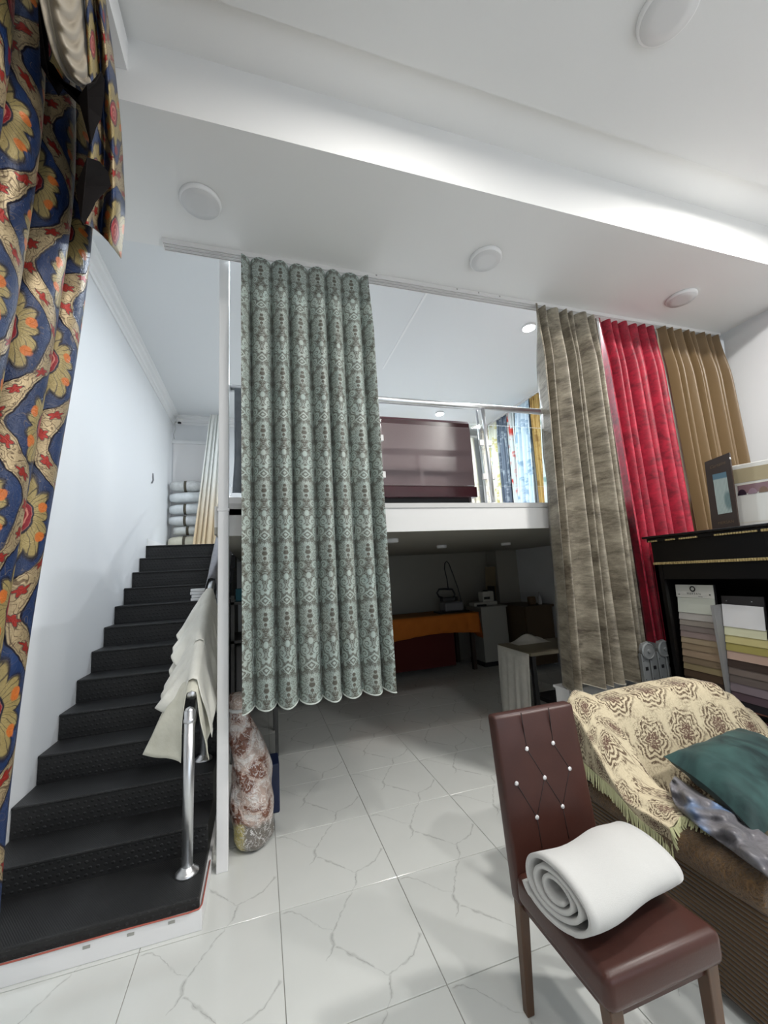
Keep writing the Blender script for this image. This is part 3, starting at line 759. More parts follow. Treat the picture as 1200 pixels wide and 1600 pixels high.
# security camera with its cable, wall hook
pc = at(280, 650, 1, 6.6)
cc = thing('security_camera', (pc.x, 6.62, 4.12), 'small white security camera with black lens in the mezzanine corner', 'camera')
box('bracket', (pc.x - .07, 6.66, 4.105), (pc.x + .03, 6.695, 4.125), M_PLASTIC, cc)
lathe('body', [(.001, -.045), (.035, -.035), (.045, 0), (.045, .03), (.001, .032)], (pc.x, 6.62, 4.118), M_PLASTIC, cc, 18)
lathe('lens', [(.026, -.05), (.026, -.03), (.001, -.03)], (pc.x + .005, 6.605, 4.118), material('black_gloss', (.01, .01, .01), .15), cc, 16)
tube('cable', [(pc.x - .04, 6.66, 4.15), (pc.x - .065, 6.65, 4.08), (pc.x - .055, 6.65, 4.0), (pc.x - .08, 6.65, 3.9), (pc.x - .07, 6.65, 3.83)], .007, material('cable_grey', (.45, .45, .45), .5), cc, 6)
ph = at(238, 748, 0, XL)
hk = tube('wall_hook', [(XL + .004, ph.y, ph.z + .07), (XL + .01, ph.y, ph.z + .0), (XL + .012, ph.y + .0, ph.z - .02), (XL + .012, ph.y - .06, ph.z - .07)], .008, material('hook_grey', (.18, .18, .19), .5)); tag(hk, 'small dark bent hook on the bluish white stair wall', 'hook')

# ------------------------------------------------------------------ cloths draped over the stair rail
def tulle_mat(name, c0, c1, alpha=None):
    def bld(b):
        vec = coords('Object')[0]; n = noise(vec, 18, 4); add_bump(b, n, .35, .01)
        return cmix(n, c0, c1)
    return material(name, rough=.75, sheen=.2, build=bld, alpha=alpha)
M_TULLE = tulle_mat('white_tulle', srgb(216, 214, 204), srgb(236, 235, 226))
M_TULLE2 = tulle_mat('cream_tulle', srgb(196, 194, 176), srgb(220, 218, 204))
M_GREYCL = tulle_mat('grey_cloth', srgb(120, 120, 126), srgb(150, 150, 156))
M_BLUEGREY = tulle_mat('blue_grey_cloth', srgb(112, 120, 130), srgb(150, 158, 168))
def rail_z(y): return .975 + sl * (y - 2.55)
def drape(name, y0, y1, lz, rz_, xl_, xr_, mat, label, seed, puff=.02, fray=.05, cat='cloth', lift=.032, tuck=0.0, n=34):
    """cloth folded over the inclined rail: u along the rail, v from the left hem over the rail to the right hem"""
    def f(u, v):
        y = lerp(y0, y1, u); zr = rail_z(y) + lift
        k = math.sin(u * 17 + seed) * .6 + math.sin(u * 31 + seed * 2) * .4
        if v < .46:
            t = 1 - v / .46; L = lz(u) * (1 + fray * k)
            x = xr - .028 - (xl_(u) * t ** .8) + puff * k * t; z = zr - .012 - L * t; y -= tuck * t
        elif v > .54:
            t = (v - .54) / .46; L = rz_(u) * (1 - fray * k)
            x = xr + .028 + xr_ * t + puff * .6 * k * t; z = zr - .012 - L * t
        else:
            a = (v - .46) / .08 * PI; x = xr - .03 * math.cos(a); z = zr - .012 + .022 * math.sin(a)
        y += .02 * math.sin(v * 14 + seed + u * 3)
        return Vector((x, y, z))
    o = grid(name, f, n, 44, mat, None, solid=.003); tag(o, label, cat, 'cloths draped over the stair railing'); return o
def flat(y0, y1, zh, lift): return lambda u: rail_z(lerp(y0, y1, u)) + lift - zh
drape('tulle_cloth', 2.535, 3.0, flat(2.535, 3.0, .69, .032), lambda u: .36, lambda u: .035 + .175 * smooth01(u / .32) - .06 * smooth01((u - .5) / .5), .05, M_TULLE2, 'cream tulle cloth flaring out lowest over the stair railing', 1.0, puff=.026, tuck=.04, n=60)
drape('tulle_cloth', 2.60, 3.10, lambda u: lerp(.20, .30, u), lambda u: .30, lambda u: .03 + .145 * smooth01(u / .22) - .03 * u, .075, M_TULLE, 'white tulle cloth thrown over the stair railing above the cream one', 2.4, puff=.022, lift=.046, fray=.14, n=60)
drape('tulle_cloth', 2.86, 3.34, lambda u: lerp(.17, .24, u), lambda u: .42, lambda u: .03 + .12 * smooth01(u / .25), .085, M_TULLE, 'white tulle cloth highest on the stair railing beside the white post', 4.0, puff=.024, lift=.060, fray=.12, n=60)
drape('grey_cloth', 3.50, 4.9, lambda u: lerp(.42, .55, u), lambda u: .45, lambda u: .07, .05, M_GREYCL, 'grey cloth draped over the upper stair railing behind the white post', 5.2, puff=.012, lift=.036)
# blue-grey cloth over the mezzanine handrail next to the post
def fbg(u, v):
    x = lerp(-.155, .05, u); k = math.sin(u * 14) * .6
    if v < .5: t = 1 - v / .5; return Vector((x + .012 * math.sin(t * 4), yr - .03 - .012 * k * t, 2.912 - .76 * t))
    t = (v - .5) / .5; return Vector((x, yr + .03 + .02 * k * t, 2.912 - .6 * t))
o = grid('blue_grey_cloth', fbg, 20, 40, M_BLUEGREY, None, solid=.003); tag(o, 'blue grey cloth hung over the mezzanine handrail beside the white post', 'cloth')

# ------------------------------------------------------------------ below the mezzanine, beside the stairs
M_SHELF = material('dark_grey_metal', (.07, .07, .068), .5)
sh = thing('storage_rack', (-.1, 4.45, 0), 'dark storage rack against the stair side behind the post', 'rack')
for zz in (.45, 1.05, 1.40): box('shelf', (-.26, 4.1, zz - .025), (.15, 4.8, zz), M_SHELF, sh)
for (a, b_) in ((-.26, 4.1), (.12, 4.1), (-.26, 4.77), (.12, 4.77)): box('upright', (a, b_, 0), (a + .03, b_ + .03, 1.46), M_SHELF, sh)
for k in range(5): 
    o = box('fabric_bolt', (-.225 + k * .07, 4.15, .45), (-.165 + k * .07, 4.7, 1.0 - .03 * (k % 2)), material('bolt_%d' % k, srgb(*[(92, 92, 92), (110, 108, 104), (84, 86, 90), (120, 118, 112), (96, 94, 92)][k]), .8), bevel=.02, seg=3)
    tag(o, ['dark grey', 'warm grey', 'slate grey', 'pale grey', 'mid grey'][k] + ' upright fabric bolt on the rack beside the stairs', 'fabric bolt', 'fabric bolts on the rack')
o = box('teal_box', (-.22, 4.12, 1.40), (.02, 4.42, 1.52), material('teal_card', srgb(30, 92, 108), .6), bevel=.004); tag(o, 'teal box on top of the rack behind the post', 'box')
o = grid('crumpled_cloth', lambda u, v: Vector((-.19 + .26 * u, 4.46 + .25 * v, 1.403 + .16 * math.sin(PI * u) * math.sin(PI * v) * (1 + .25 * math.sin(9 * u + 5 * v)))), 20, 20, M_GREYCL, None); tag(o, 'crumpled grey cloth heaped on the rack behind the post', 'cloth')
pp = thing('paper_stack', (-.55, 4.62, sz(9)), 'stack of white papers lying on the right end of a black step', 'paper')
for k in range(4):
    box('sheet_pack', (-.655 + .008 * math.sin(k * 2), 4.45, sz(9) + .001 + k * .03), (-.43 + .008 * math.sin(k * 3), 4.66, sz(9) + .028 + k * .03), M_WHITE, pp, bevel=.003)

# plastic bag of fabric remnants
def bag_build(b):
    vec, x, y, z = coords('Object')
    n = noise(vec, 6.5, 3, .55, dist=1.2); n2 = noise(vec, 24, 4, .6, dist=1.0)
    c = cmix(xband(n, .455, .02), srgb(190, 168, 156), srgb(120, 74, 54))
    c = cmix(xband(n * -1.0, -.57, .03), c, srgb(214, 206, 200))
    low = xband(z + (n - .5) * .12, .15, .02)
    c = cmix(low, c, srgb(112, 106, 98)); c = cmix(low * xband(x, -.05, .02), c, srgb(196, 182, 112))
    c = cmix(xband(abs(n2 - .5), .018, .012) * .7, c, srgb(238, 236, 234))
    add_bump(b, n2, .8, .03)
    return c
M_BAG = material('clear_plastic_bag', rough=.28, coat=.5, build=bag_build)
pc0 = Vector((-.055, 2.885, 0)); rings = []
BPROF = [(0, .09), (.03, .118), (.08, .122), (.13, .112), (.18, .126), (.24, .132), (.30, .128), (.35, .118), (.40, .124), (.46, .116), (.52, .104), (.58, .102), (.64, .086), (.70, .074), (.74, .060), (.78, .056), (.83, .068), (.88, .062)]
for i, (z, r) in enumerate(BPROF):
    dx = -.085 * smooth01((z - .35) / .5)
    rings.append([Vector((pc0.x + dx + r * (1 + .09 * math.sin(3 * q * 2 * PI / 28 + i * .8) + .06 * math.sin(8 * q * 2 * PI / 28 + 1.7 * i) + .04 * math.sin(13 * q * 2 * PI / 28 - i)) * math.cos(q * 2 * PI / 28),
                          pc0.y + .05 * smooth01(z / .8) + r * (1 + .06 * math.sin(4 * q * 2 * PI / 28 + i * 1.3)) * math.sin(q * 2 * PI / 28), z)) for q in range(28)])
bag = thing('plastic_bag', (pc0.x, pc0.y, 0), 'clear plastic bag stuffed with pink and brown fabrics leaning by the white post', 'bag')
V, Fc = ringmesh(rings); mesh('bag_body', V, Fc, M_BAG, bag, smooth=True, sub=1)
lathe('tie', [(.062, 0), (.066, .006), (.066, .014), (.062, .02)], (pc0.x - .078, pc0.y + .047, .765), material('tie_white', (.7, .7, .68), .5), bag, 14)
o = box('navy_box', (.02, 3.16, 0), (.118, 3.36, .315), material('navy_plastic', srgb(20, 32, 66), .35), bevel=.012, seg=3); tag(o, 'navy blue plastic box standing behind the plastic bag', 'box')

# ------------------------------------------------------------------ workshop under the mezzanine
st(box('wall_workshop', (-.27, YB - .02, 0), (XR, YB, 1.885), material('workshop_wall_shade', (.36, .35, .31), .8)))  # shade under the mezzanine put into a darker wall colour, pier included
st(box('wall_pier', (4.10, 6.45, 0), (XR, YB - .02, 1.885), material('workshop_wall_shade')))
def orange_build(b):
    vec, x, y, z = coords('Object')
    n = noise(vec, 8, 2)
    return cmix(n, srgb(196, 104, 26), srgb(216, 124, 40))
M_ORANGE = material('orange_cloth', rough=.85, build=orange_build)
M_MAROONC = material('dark_red_cloth', srgb(84, 24, 18), .9)
it = thing('ironing_table', (2.6, 6.35, 0), 'long ironing table under an orange cloth below the mezzanine', 'table')
zt_ = .885
box('table_top', (1.15, 5.98, zt_ - .04), (3.34, 6.68, zt_), material('raw_wood', srgb(120, 92, 58), .7), it)
for (a, b_) in ((1.2, 6.03), (3.24, 6.03), (1.2, 6.6), (3.24, 6.6)): box('leg', (a, b_, 0), (a + .06, b_ + .06, zt_ - .04), material('dark_wood', srgb(48, 34, 24), .6), it)
box('under_cloth', (1.17, 6.06, .10), (2.95, 6.09, zt_ - .04), M_MAROONC, it)
oc = thing('orange_tablecloth', (2.3, 6.3, zt_), 'orange cloth with a pale top spread over the ironing table', 'tablecloth')
grid('cloth_top', lambda u, v: Vector((1.14 + 2.22 * u, 5.965 + .72 * v, zt_ + .004)), 10, 4, material('tan_cloth', srgb(164, 112, 58), .9), oc, solid=.003)
grid('cloth_front', lambda u, v: Vector((1.14 + 2.23 * u, 5.962 - .012 * math.sin(u * 60) * v, zt_ + .004 - (.30 + .03 * math.sin(u * 7)) * v)), 90, 6, M_ORANGE, oc, solid=.003)
grid('cloth_side', lambda u, v: Vector((3.365 + .05 * v + .012 * math.sin(u * 20) * v, 5.965 + .70 * u, zt_ + .004 - (.42 - .1 * u) * v)), 24, 6, M_ORANGE, oc, solid=.003)
# steam iron station and its cord
M_BLK = material('black_plastic', (.012, .012, .013), .35)
M_STEAM = material('grey_plastic', (.18, .18, .19), .4)
z0 = zt_ + .006
si = thing('steam_iron_station', (3.05, 6.25, z0), 'black steam iron resting on its boiler on the ironing table', 'steam iron')
box('base_tray', (2.78, 6.12, z0), (3.30, 6.42, z0 + .025), M_BLK, si, bevel=.008)
box('boiler', (2.88, 6.15, z0 + .025), (3.22, 6.38, z0 + .17), M_STEAM, si, bevel=.03, seg=4)
prism('iron_sole', [(2.87, 6.19), (3.10, 6.19), (3.17, 6.26), (3.10, 6.33), (2.87, 6.33)], 2, z0 + .185, z0 + .25, M_BLK, si, bevel=.01)
tube('iron_handle', [(2.90, 6.26, z0 + .24), (2.83, 6.26, z0 + .27), (2.80, 6.26, z0 + .33), (2.84, 6.26, z0 + .385), (2.95, 6.26, z0 + .385), (3.08, 6.26, z0 + .37), (3.12, 6.26, z0 + .29), (3.10, 6.26, z0 + .24)], .017, M_BLK, si, 8)
tube('cord', [(3.01, 6.26, z0 + .37), (3.0, 6.26, z0 + .55), (2.97, 6.26, z0 + .72), (2.985, 6.26, z0 + .81), (3.02, 6.26, z0 + .845), (3.06, 6.26, z0 + .80), (3.13, 6.27, z0 + .6), (3.20, 6.28, z0 + .38), (3.26, 6.3, z0 + .12), (3.27, 6.3, z0 + .03)], .010, M_BLK, si, 8)
# pale cabinet with the sewing machine
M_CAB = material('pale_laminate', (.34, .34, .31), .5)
cb = thing('pale_cabinet', (3.70, 6.3, 0), 'pale cabinet beside the orange table carrying a sewing machine', 'cabinet')
box('carcass', (3.455, 6.03, .08), (3.93, 6.55, .93), M_CAB, cb, bevel=.004); box('worktop', (3.44, 6.01, .93), (3.95, 6.57, .955), M_CAB, cb, bevel=.003)
box('plinth', (3.47, 6.07, 0), (3.92, 6.54, .08), M_BLK, cb)
smm = thing('sewing_machine', (3.68, 6.25, .955), 'white sewing machine with dark base on the pale cabinet', 'sewing machine')
M_SM = material('cream_enamel', (.50, .50, .45), .4)
box('bed', (3.42, 6.16, .956), (3.86, 6.36, 1.02), M_SM, smm, bevel=.015); box('foot_plate', (3.46, 6.12, .956), (3.62, 6.17, .985), M_BLK, smm)
box('head', (3.60, 6.18, 1.02), (3.82, 6.34, 1.19), M_SM, smm, bevel=.02, seg=3); box('column', (3.80, 6.2, 1.02), (3.86, 6.34, 1.27), M_BLK, smm, bevel=.008)
box('needle_bar', (3.62, 6.17, 1.06), (3.73, 6.182, 1.10), M_BLK, smm); lathe('hand_wheel', [(.04, -.01), (.045, 0), (.04, .01)], (3.70, 6.25, 1.20), M_BLK, smm, 18)
# brown desk with bottles behind the velvet curtain
M_BRN = material('brown_veneer', srgb(78, 60, 38), .5)
bd = thing('brown_desk', (4.15, 5.95, 0), 'brown wooden desk in the dark corner under the mezzanine', 'desk')
box('top', (3.96, 5.55, .92), (4.50, 6.40, .95), M_BRN, bd); box('modesty_panel', (3.98, 5.58, .05), (4.48, 5.62, .92), M_BRN, bd); box('side', (3.97, 5.6, 0), (4.0, 6.36, .92), M_BRN, bd)
o = quadbox('plywood_board', [(3.86, 6.52, 1.02), (4.02, 6.44, 1.0), (4.06, 6.44, 1.60), (3.90, 6.52, 1.60)], .02, material('plywood', srgb(120, 106, 80), .7)); tag(o, 'narrow plywood board leaning in the dark corner', 'board')
o = lathe('bottle', [(.03, 0), (.032, .01), (.032, .10), (.022, .13), (.012, .15), (.012, .19), (.016, .195), (.001, .2)], (4.36, 5.7, .95), material('white_bottle', (.5, .5, .5), .4), None, 16); tag(o, 'small white bottle on the brown desk', 'bottle')
o = lathe('thread_jar', [(.06, 0), (.065, .01), (.065, .12), (.055, .13), (.001, .13)], (4.24, 5.75, .95), material('brown_jar', srgb(96, 70, 44), .5), None, 18); tag(o, 'squat brown jar next to the bottle on the brown desk', 'jar')
# sewing table with white cloth, nearer the front
q = [at(778, 1008, 2, .735), at(828, 1021, 2, .735), at(880, 1017, 2, .735), at(872, 997, 2, .735), at(800, 996, 2, .735)]
TP = [(2.56, 4.22), (2.545, 3.55), (3.45, 3.50), (3.50, 4.22)]
sx0 = 2.52
tb = thing('sewing_table', (3.0, 3.9, 0), 'sewing table with a white cloth on its side at the edge of the workshop', 'table')
TPq = [at(778, 1006, 2, .735), at(829, 1021, 2, .735)]
ax_, ay_ = TPq[0].x, TPq[0].y; bx_, by_ = TPq[1].x, TPq[1].y
poly = [(ax_, ay_), (bx_, by_), (bx_ + .95, by_ - .05), (ax_ + .95, ay_ - .05)]
prism('table_top', poly, 2, .705, .735, material('grey_laminate', srgb(128, 120, 100), .5), tb)
for (x, y) in poly:
    cx, cy = sum(p[0] for p in poly) / 4, sum(p[1] for p in poly) / 4
    x = lerp(x, cx, .06); y = lerp(y, cy, .06); box('leg', (x - .02, y - .02, 0), (x + .02, y + .02, .705), M_BLK, tb)
box('pedal', (cx - .2, cy - .2, .18), (cx + .25, cy + .15, .22), M_BLK, tb)
def fcl(u, v):
    t = .02 + .96 * u
    return Vector((lerp(ax_, bx_, t) - .02 - .03 * v + .014 * math.sin(u * 30 + v) * v, lerp(ay_, by_, t) - .01 + .02 * math.sin(u * 21) * v, .73 - .70 * v))
o = grid('white_side_cloth', fcl, 40, 12, tulle_mat('offwhite_cloth', srgb(188, 186, 176), srgb(214, 212, 204)), None, solid=.003); tag(o, 'off white cloth hanging down the side of the sewing table', 'cloth')
o = grid('white_crumple', lambda u, v: Vector((ax_ + .12 + .42 * u, ay_ - .22 + .2 * v, .737 + .07 * math.sin(PI * u) * math.sin(PI * v) * (1 + .4 * math.sin(11 * u + 7 * v)))), 20, 14, tulle_mat('offwhite_cloth', 0, 0), None); tag(o, 'crumpled white cloth lying on the sewing table', 'cloth')
wb = thing('white_cabinet', (2.55, 2.82, 0), 'low white cabinet showing below the hem of the taupe velvet curtain', 'cabinet')
box('carcass', (2.27, 2.74, 0), (2.82, 2.90, .60), M_WHITE, wb, bevel=.004); box('top', (2.26, 2.73, .60), (2.83, 2.91, .62), M_WHITE, wb, bevel=.003)

# ------------------------------------------------------------------ dining chair
def leather_build(b):
    vec = coords('Object')[0]
    n = noise(vec, 160, 3); n2 = noise(vec, 9, 3)
    add_bump(b, n, .18, .0015)
    b.inputs['Roughness'].default_value = .36
    return cmix(n2, srgb(54, 30, 25), srgb(70, 40, 33))
M_LEATHER = material('brown_leatherette', rough=.36, spec=.35, build=leather_build)
M_SEAM = material('dark_seam', srgb(30, 14, 12), .7)
def woodb(c0, c1, sc=(3, 3, .6)):
    def bld(b):
        vec = coords('Object')[0]; n = noise(vec, 14, 4, sxyz=sc, dist=.6); return cmix(n, c0, c1)
    return bld
M_LEG = material('walnut_leg', rough=.45, build=woodb(srgb(58, 38, 24), srgb(92, 64, 42)))
chair = thing('dining_chair', (1.09, 1.28, 0), 'brown leatherette dining chair with crystal buttoned back', 'chair')
bx0, bx1 = .888, 1.288
def by(z): return 1.470 + (z - .42) * .115           # front face of the back, leaning away
# back: rounded slab
def slab(name, x0, x1, z0, z1, th, parent, mat):
    V = []; Fc = []
    nx, nz = 10, 14
    for side in (0, 1):
        for j in range(nz + 1):
            for i in range(nx + 1):
                u, v = i / nx, j / nz
                ed = min(1, min(u, 1 - u) * 5) * min(1, min(v, 1 - v) * 7)
                bul = .010 * smooth01(ed)
                x = lerp(x0, x1, u); z = lerp(z0, z1, v)
                x = (x0 + x1) / 2 + (x - (x0 + x1) / 2) * (1 - .03 * v)
                V.append((x, by(z) - bul if side == 0 else by(z) + th, z))
    n = (nx + 1) * (nz + 1)
    for j in range(nz):
        for i in range(nx):
            a = j * (nx + 1) + i
            Fc.append((a, a + 1, a + nx + 2, a + nx + 1)); Fc.append((n + a + 1, n + a, n + a + nx + 1, n + a + nx + 2))
    edge = [i for i in range(nx + 1)] + [j * (nx + 1) + nx for j in range(1, nz + 1)] + [nz * (nx + 1) + i for i in range(nx - 1, -1, -1)] + [j * (nx + 1) for j in range(nz - 1, 0, -1)]
    for k in range(len(edge)):
        a, b_ = edge[k], edge[(k + 1) % len(edge)]; Fc.append((b_, a, n + a, n + b_))
    return mesh(name, V, Fc, mat, parent, smooth=True, bevel=.012, seg=3)
back = slab('backrest', bx0, bx1, .36, .985, .055, chair, M_LEATHER)
def onback(px, py, off=0.0):
    z = .7
    for _ in range(12): z = at(px, py, 1, by(z) - .010).z
    p = at(px, py, 1, by(z) - .010 - off); return p
BT = [(823, 1170), (864, 1161), (890, 1201), (851, 1215), (807, 1224), (879, 1260), (839, 1277)]
M_CRYSTAL = material('crystal_button', (.85, .85, .86), .08, metal=.55)
for p in BT:
    c = onback(*p); rings = []
    for r, d in ((.0085, 0.0), (.0085, .003), (.006, .006), (.001, .007)):
        rings.append([Vector((c.x + r * math.cos(k * PI / 5), c.y - d + .001, c.z + r * math.sin(k * PI / 5))) for k in range(10)])
    V, Fc = ringmesh(rings); mesh('crystal_button', V, Fc, M_CRYSTAL, back)
SE = [((814, 1114), (823, 1170)), ((857, 1106), (864, 1161)), ((823, 1170), (851, 1215)), ((864, 1161), (890, 1201)), ((851, 1215), (879, 1260)), ((851, 1215), (839, 1277)),
      ((807, 1224), (839, 1277)), ((890, 1201), (879, 1260)), ((879, 1260), (889, 1310)), ((839, 1277), (847, 1325))]
tubes('tufting_seam', [[onback(lerp(a[0], c[0], t), lerp(a[1], c[1], t), -.0005) for t in (0, .33, .66, 1)] for a, c in SE], .0022, M_SEAM, back)
seat = mesh('seat', *(lambda p: ([(x, y, z) for z in (.372, .470) for (x, y) in p], [(3, 2, 1, 0), (4, 5, 6, 7), (0, 1, 5, 4), (1, 2, 6, 5), (2, 3, 7, 6), (3, 0, 4, 7)]))([(.878, 1.050), (1.318, 1.050), (1.292, 1.478), (.884, 1.478)]), M_LEATHER, chair, bevel=.028, seg=5, smooth=True)
def cleg(x0, y0, x1, y1, z1, w0, w1):
    V = [(x0 + sx * w0, y0 + sy_ * w0, 0) for sx, sy_ in ((-1, -1), (1, -1), (1, 1), (-1, 1))] + [(x1 + sx * w1, y1 + sy_ * w1, z1) for sx, sy_ in ((-1, -1), (1, -1), (1, 1), (-1, 1))]
    return mesh('leg', V, BF, M_LEG, chair, bevel=.004)
cleg(.905, 1.500, .912, 1.490, .40, .015, .020); cleg(1.275, 1.500, 1.270, 1.490, .40, .015, .020)
cleg(.925, 1.085, .915, 1.090, .375, .015, .022); cleg(1.272, 1.085, 1.280, 1.090, .375, .015, .022)
box('apron', (.905, 1.08, .345), (1.29, 1.47, .374), M_LEATHER, chair)

# rolled white cloth on the seat: one spiral sheet
def towel_build(b):
    vec = coords('Object')[0]; n = noise(vec, 420, 2); n2 = noise(vec, 7, 3)
    add_bump(b, n * .3 + n2 * 2.0, .25, .004)
    return cmix(n, (.45, .45, .435), (.51, .51, .495))
M_TOWEL = material('white_fleece', rough=.9, sheen=.4, build=towel_build)
ang = math.radians(7); c0 = Vector((.868, 1.236, 0)); dirx = Vector((math.cos(ang), math.sin(ang), 0)); diry = Vector((-math.sin(ang), math.cos(ang), 0))
TURN = 3.35
def froll(u, v):
    th = u * TURN * 2 * PI + .5; r = lerp(.24, 1.0, u) 
    ry, rz = .146 * r, .086 * r
    z = .476 + .088 + rz * math.sin(-th) ; y = -ry * math.cos(-th)
    # the cloth rests flat: squash the underside
    z = max(z, .478 + .004 * (1 - u))
    y += .012 * math.sin(z * 30); L = .42 + .03 * math.sin(u * 9) * (1 - u)
    s = lerp(-.006 * math.sin(th), L, v) + .008 * (1 - u)
    sag = 1 - .10 * smooth01((v - .6) / .4) * u
    z = .478 + (z - .478) * sag + .006 * math.sin(v * 9 + th * .5) * u * (1 if z > .5 else 0)
    return c0 + dirx * s + diry * (y + .008 * math.sin(v * 6 + u * 3)) + Vector((0, 0, z))
o = grid('rolled_cloth', froll, 170, 16, M_TOWEL, None, solid=.013)
tag(o, 'thick white fleece cloth rolled up on the dining chair seat', 'cloth')

# ------------------------------------------------------------------ armchair with ribbed brown sides
def rib_build(b):
    vec, x, y, z = coords('Object')
    n = noise(vec, 90, 3); ribs = abs(xsin(z * (PI / .0175)))
    n2 = noise(vec, 30, 3, sxyz=(1, .25, 4))
    add_bump(b, ribs + n * .35, .9, .006)
    f = xmax(xmin(ribs * .9 + (n2 - .5) * .9, 1.0), 0.0)
    return cmix(f, srgb(30, 20, 10), srgb(92, 68, 40))
M_RIB = material('ribbed_brown_fabric', rough=.85, sheen=.2, build=rib_build)
def boucle_build(b):
    vec = coords('Object')[0]; n = noise(vec, 48, 4, .7, dist=3.0); n2 = noise(vec, 200, 2)
    add_bump(b, n + n2 * .4, 1.0, .010)
    return cmix(xmax(xmin((n - .5) * 2.2 + .45, 1.0), 0.0), srgb(40, 26, 10), srgb(132, 98, 54))
M_BOUCLE = material('brown_boucle_fabric', rough=.85, sheen=.2, build=boucle_build)
SX0, SX1 = 1.55, 2.86; SYF, SYB = 1.075, 2.04
def zb(x):      # top of the back along x
    pts = [(1.55, .70), (1.60, .77), (1.70, .835), (2.0, .855), (2.38, .86), (2.50, .835), (2.62, .765), (2.74, .67), (2.86, .57)]
    for (a, za), (c, zc) in zip(pts[:-1], pts[1:]):
        if x <= c: return lerp(za, zc, smooth01((x - a) / (c - a)) if x > a else 0)
    return .57
def zside(y): return .50 + .32 * smooth01((y - 1.52) / .36)
ac = thing('armchair', (2.2, 1.55, 0), 'wide brown ribbed armchair behind the dining chair', 'armchair')
ys = [SYF + (SYB - SYF) * i / 14 for i in range(15)]
prism('side_panel', [(SYF, .045)] + [(y, zside(y) - .03) for y in ys] + [(SYB, .045)], 0, SX0, 1.72, M_RIB, ac, bevel=.012)
prism('side_panel', [(SYF, .045)] + [(y, min(zside(y), .54) - .03) for y in ys] + [(SYB, .045)], 0, 2.68, SX1, M_RIB, ac, bevel=.012)
def arm(name, xc, y0, y1, rx, rz_, zc):
    rings = []
    for k in range(9):
        t = k / 8; s = 1 - .10 * (abs(2 * t - 1) ** 6); y = lerp(y0, y1, t)
        rings.append([Vector((xc + rx * s * math.copysign(abs(math.cos(q * 2 * PI / 24)) ** .8, math.cos(q * 2 * PI / 24)), y, zc + rz_ * s * math.copysign(abs(math.sin(q * 2 * PI / 24)) ** .8, math.sin(q * 2 * PI / 24)))) for q in range(24)])
    V, Fc = ringmesh(rings); return mesh(name, V, Fc, M_BOUCLE, ac, smooth=True, bevel=.01)
arm('arm', 1.635, 1.070, 1.80, .112, .068, .468); arm('arm', 2.765, 1.070, 1.80, .10, .068, .468)
def fback(u, v):
    x = lerp(SX0 + .03, SX1 - .02, u); top = zb(x) - .015
    P = [(1.68, .36), (1.73, .50), (1.80, lerp(.5, top, .75)), (1.855, top - .015), (1.90, top), (1.955, top - .01), (1.99, top - .06), (2.01, .4), (2.01, .06)]
    p = pline([(x, a, c) for a, c in P], v); return p
o = grid('backrest', fback, 30, 40, M_BOUCLE, ac)
box('seat_base', (1.71, 1.085, .05), (2.69, 1.80, .26), M_RIB, ac, bevel=.01); box('seat_cushion', (1.73, 1.075, .26), (2.67, 1.78, .40), M_BOUCLE, ac, bevel=.04, seg=4)
for (x, y) in ((1.60, 1.13), (2.80, 1.13), (1.60, 1.97), (2.80, 1.97)): lathe('foot', [(.022, 0), (.028, .01), (.03, .05), (.001, .051)], (x, y, 0), M_BLK, ac, 14)

# tapestry throw with fringe
def throw_build(b):
    vec, u, v, _ = coords('UV')
    n = noise(vec, 26, 4, .6, dist=1.6); n2 = noise(vec, 120, 2); n3 = noise(vec, 60, 3, .6, dist=1.0)
    W, H = .24, .24
    row = X.m('FLOOR', v / H); fx = xfrac(u / W + row * .5) - .5 + (n3 - .5) * .12; fy = xfrac(v / H) - .5 + (n - .5) * .10
    r = xlen(fx, fy); th = xatan2(fy, fx)
    disk = xband(r + xsin(th * 7.0) * .03 + (n - .5) * .22, .46, .05)
    petals = xband(abs(xsin(r * 30.0 + xsin(th * 6.0) * 1.4 + n * 5.0)), .72, .2)
    core = xband(r + (n - .5) * .1, .17, .03)
    f = disk * xmax(petals * xband(n3 * -1.0, -.40, .10), core * xband(n3, .5, .1))
    vine = xband(abs(n - .5), .03, .02) * xband(abs(fx), .40, .15) * .45 * xband(disk, .5, .2)
    add_bump(b, n2 + f * .6, .3, .002)
    base = cmix(n2, srgb(176, 163, 134), srgb(202, 190, 162))
    c = cmix(xmin(f + vine, 1.0) * .95, base, srgb(74, 54, 34))
    return cmix(core * f * .45, c, srgb(84, 42, 40))
M_THROW = material('tapestry_fabric', rough=.85, sheen=.15, build=throw_build)
M_FRINGE = material('cream_fringe', srgb(194, 194, 152), .85)
def S(x, y):
    t = smooth01((y - 1.62) / .20); bk_ = lerp(.415, zb(x), t)
    if y > 1.93: bk_ = zb(x) - .10 * ((y - 1.93) / .1) ** 2
    al = 0.0
    if x < 1.80:
        k = smooth01((1.80 - x) / .09); al = lerp(.415, max(.546, zside(y) + .035) - .05 * max(0, (1.59 - x) / .07) ** 2, k)
    if x > 2.62:
        k = smooth01((x - 2.62) / .09); al = lerp(.415, .548, k)
    return max(bk_, al)
KN = [(0.0, 1.524, 0), (.12, 1.522, 1), (.17, 1.545, 1), (.22, 1.585, 1), (.30, 1.69, 1), (.38, 1.80, 1), (.85, 2.55, 1), (1.0, 2.80, 1)]
def hem(y): return .475 + .135 * smooth01((y - 1.36) / .5)
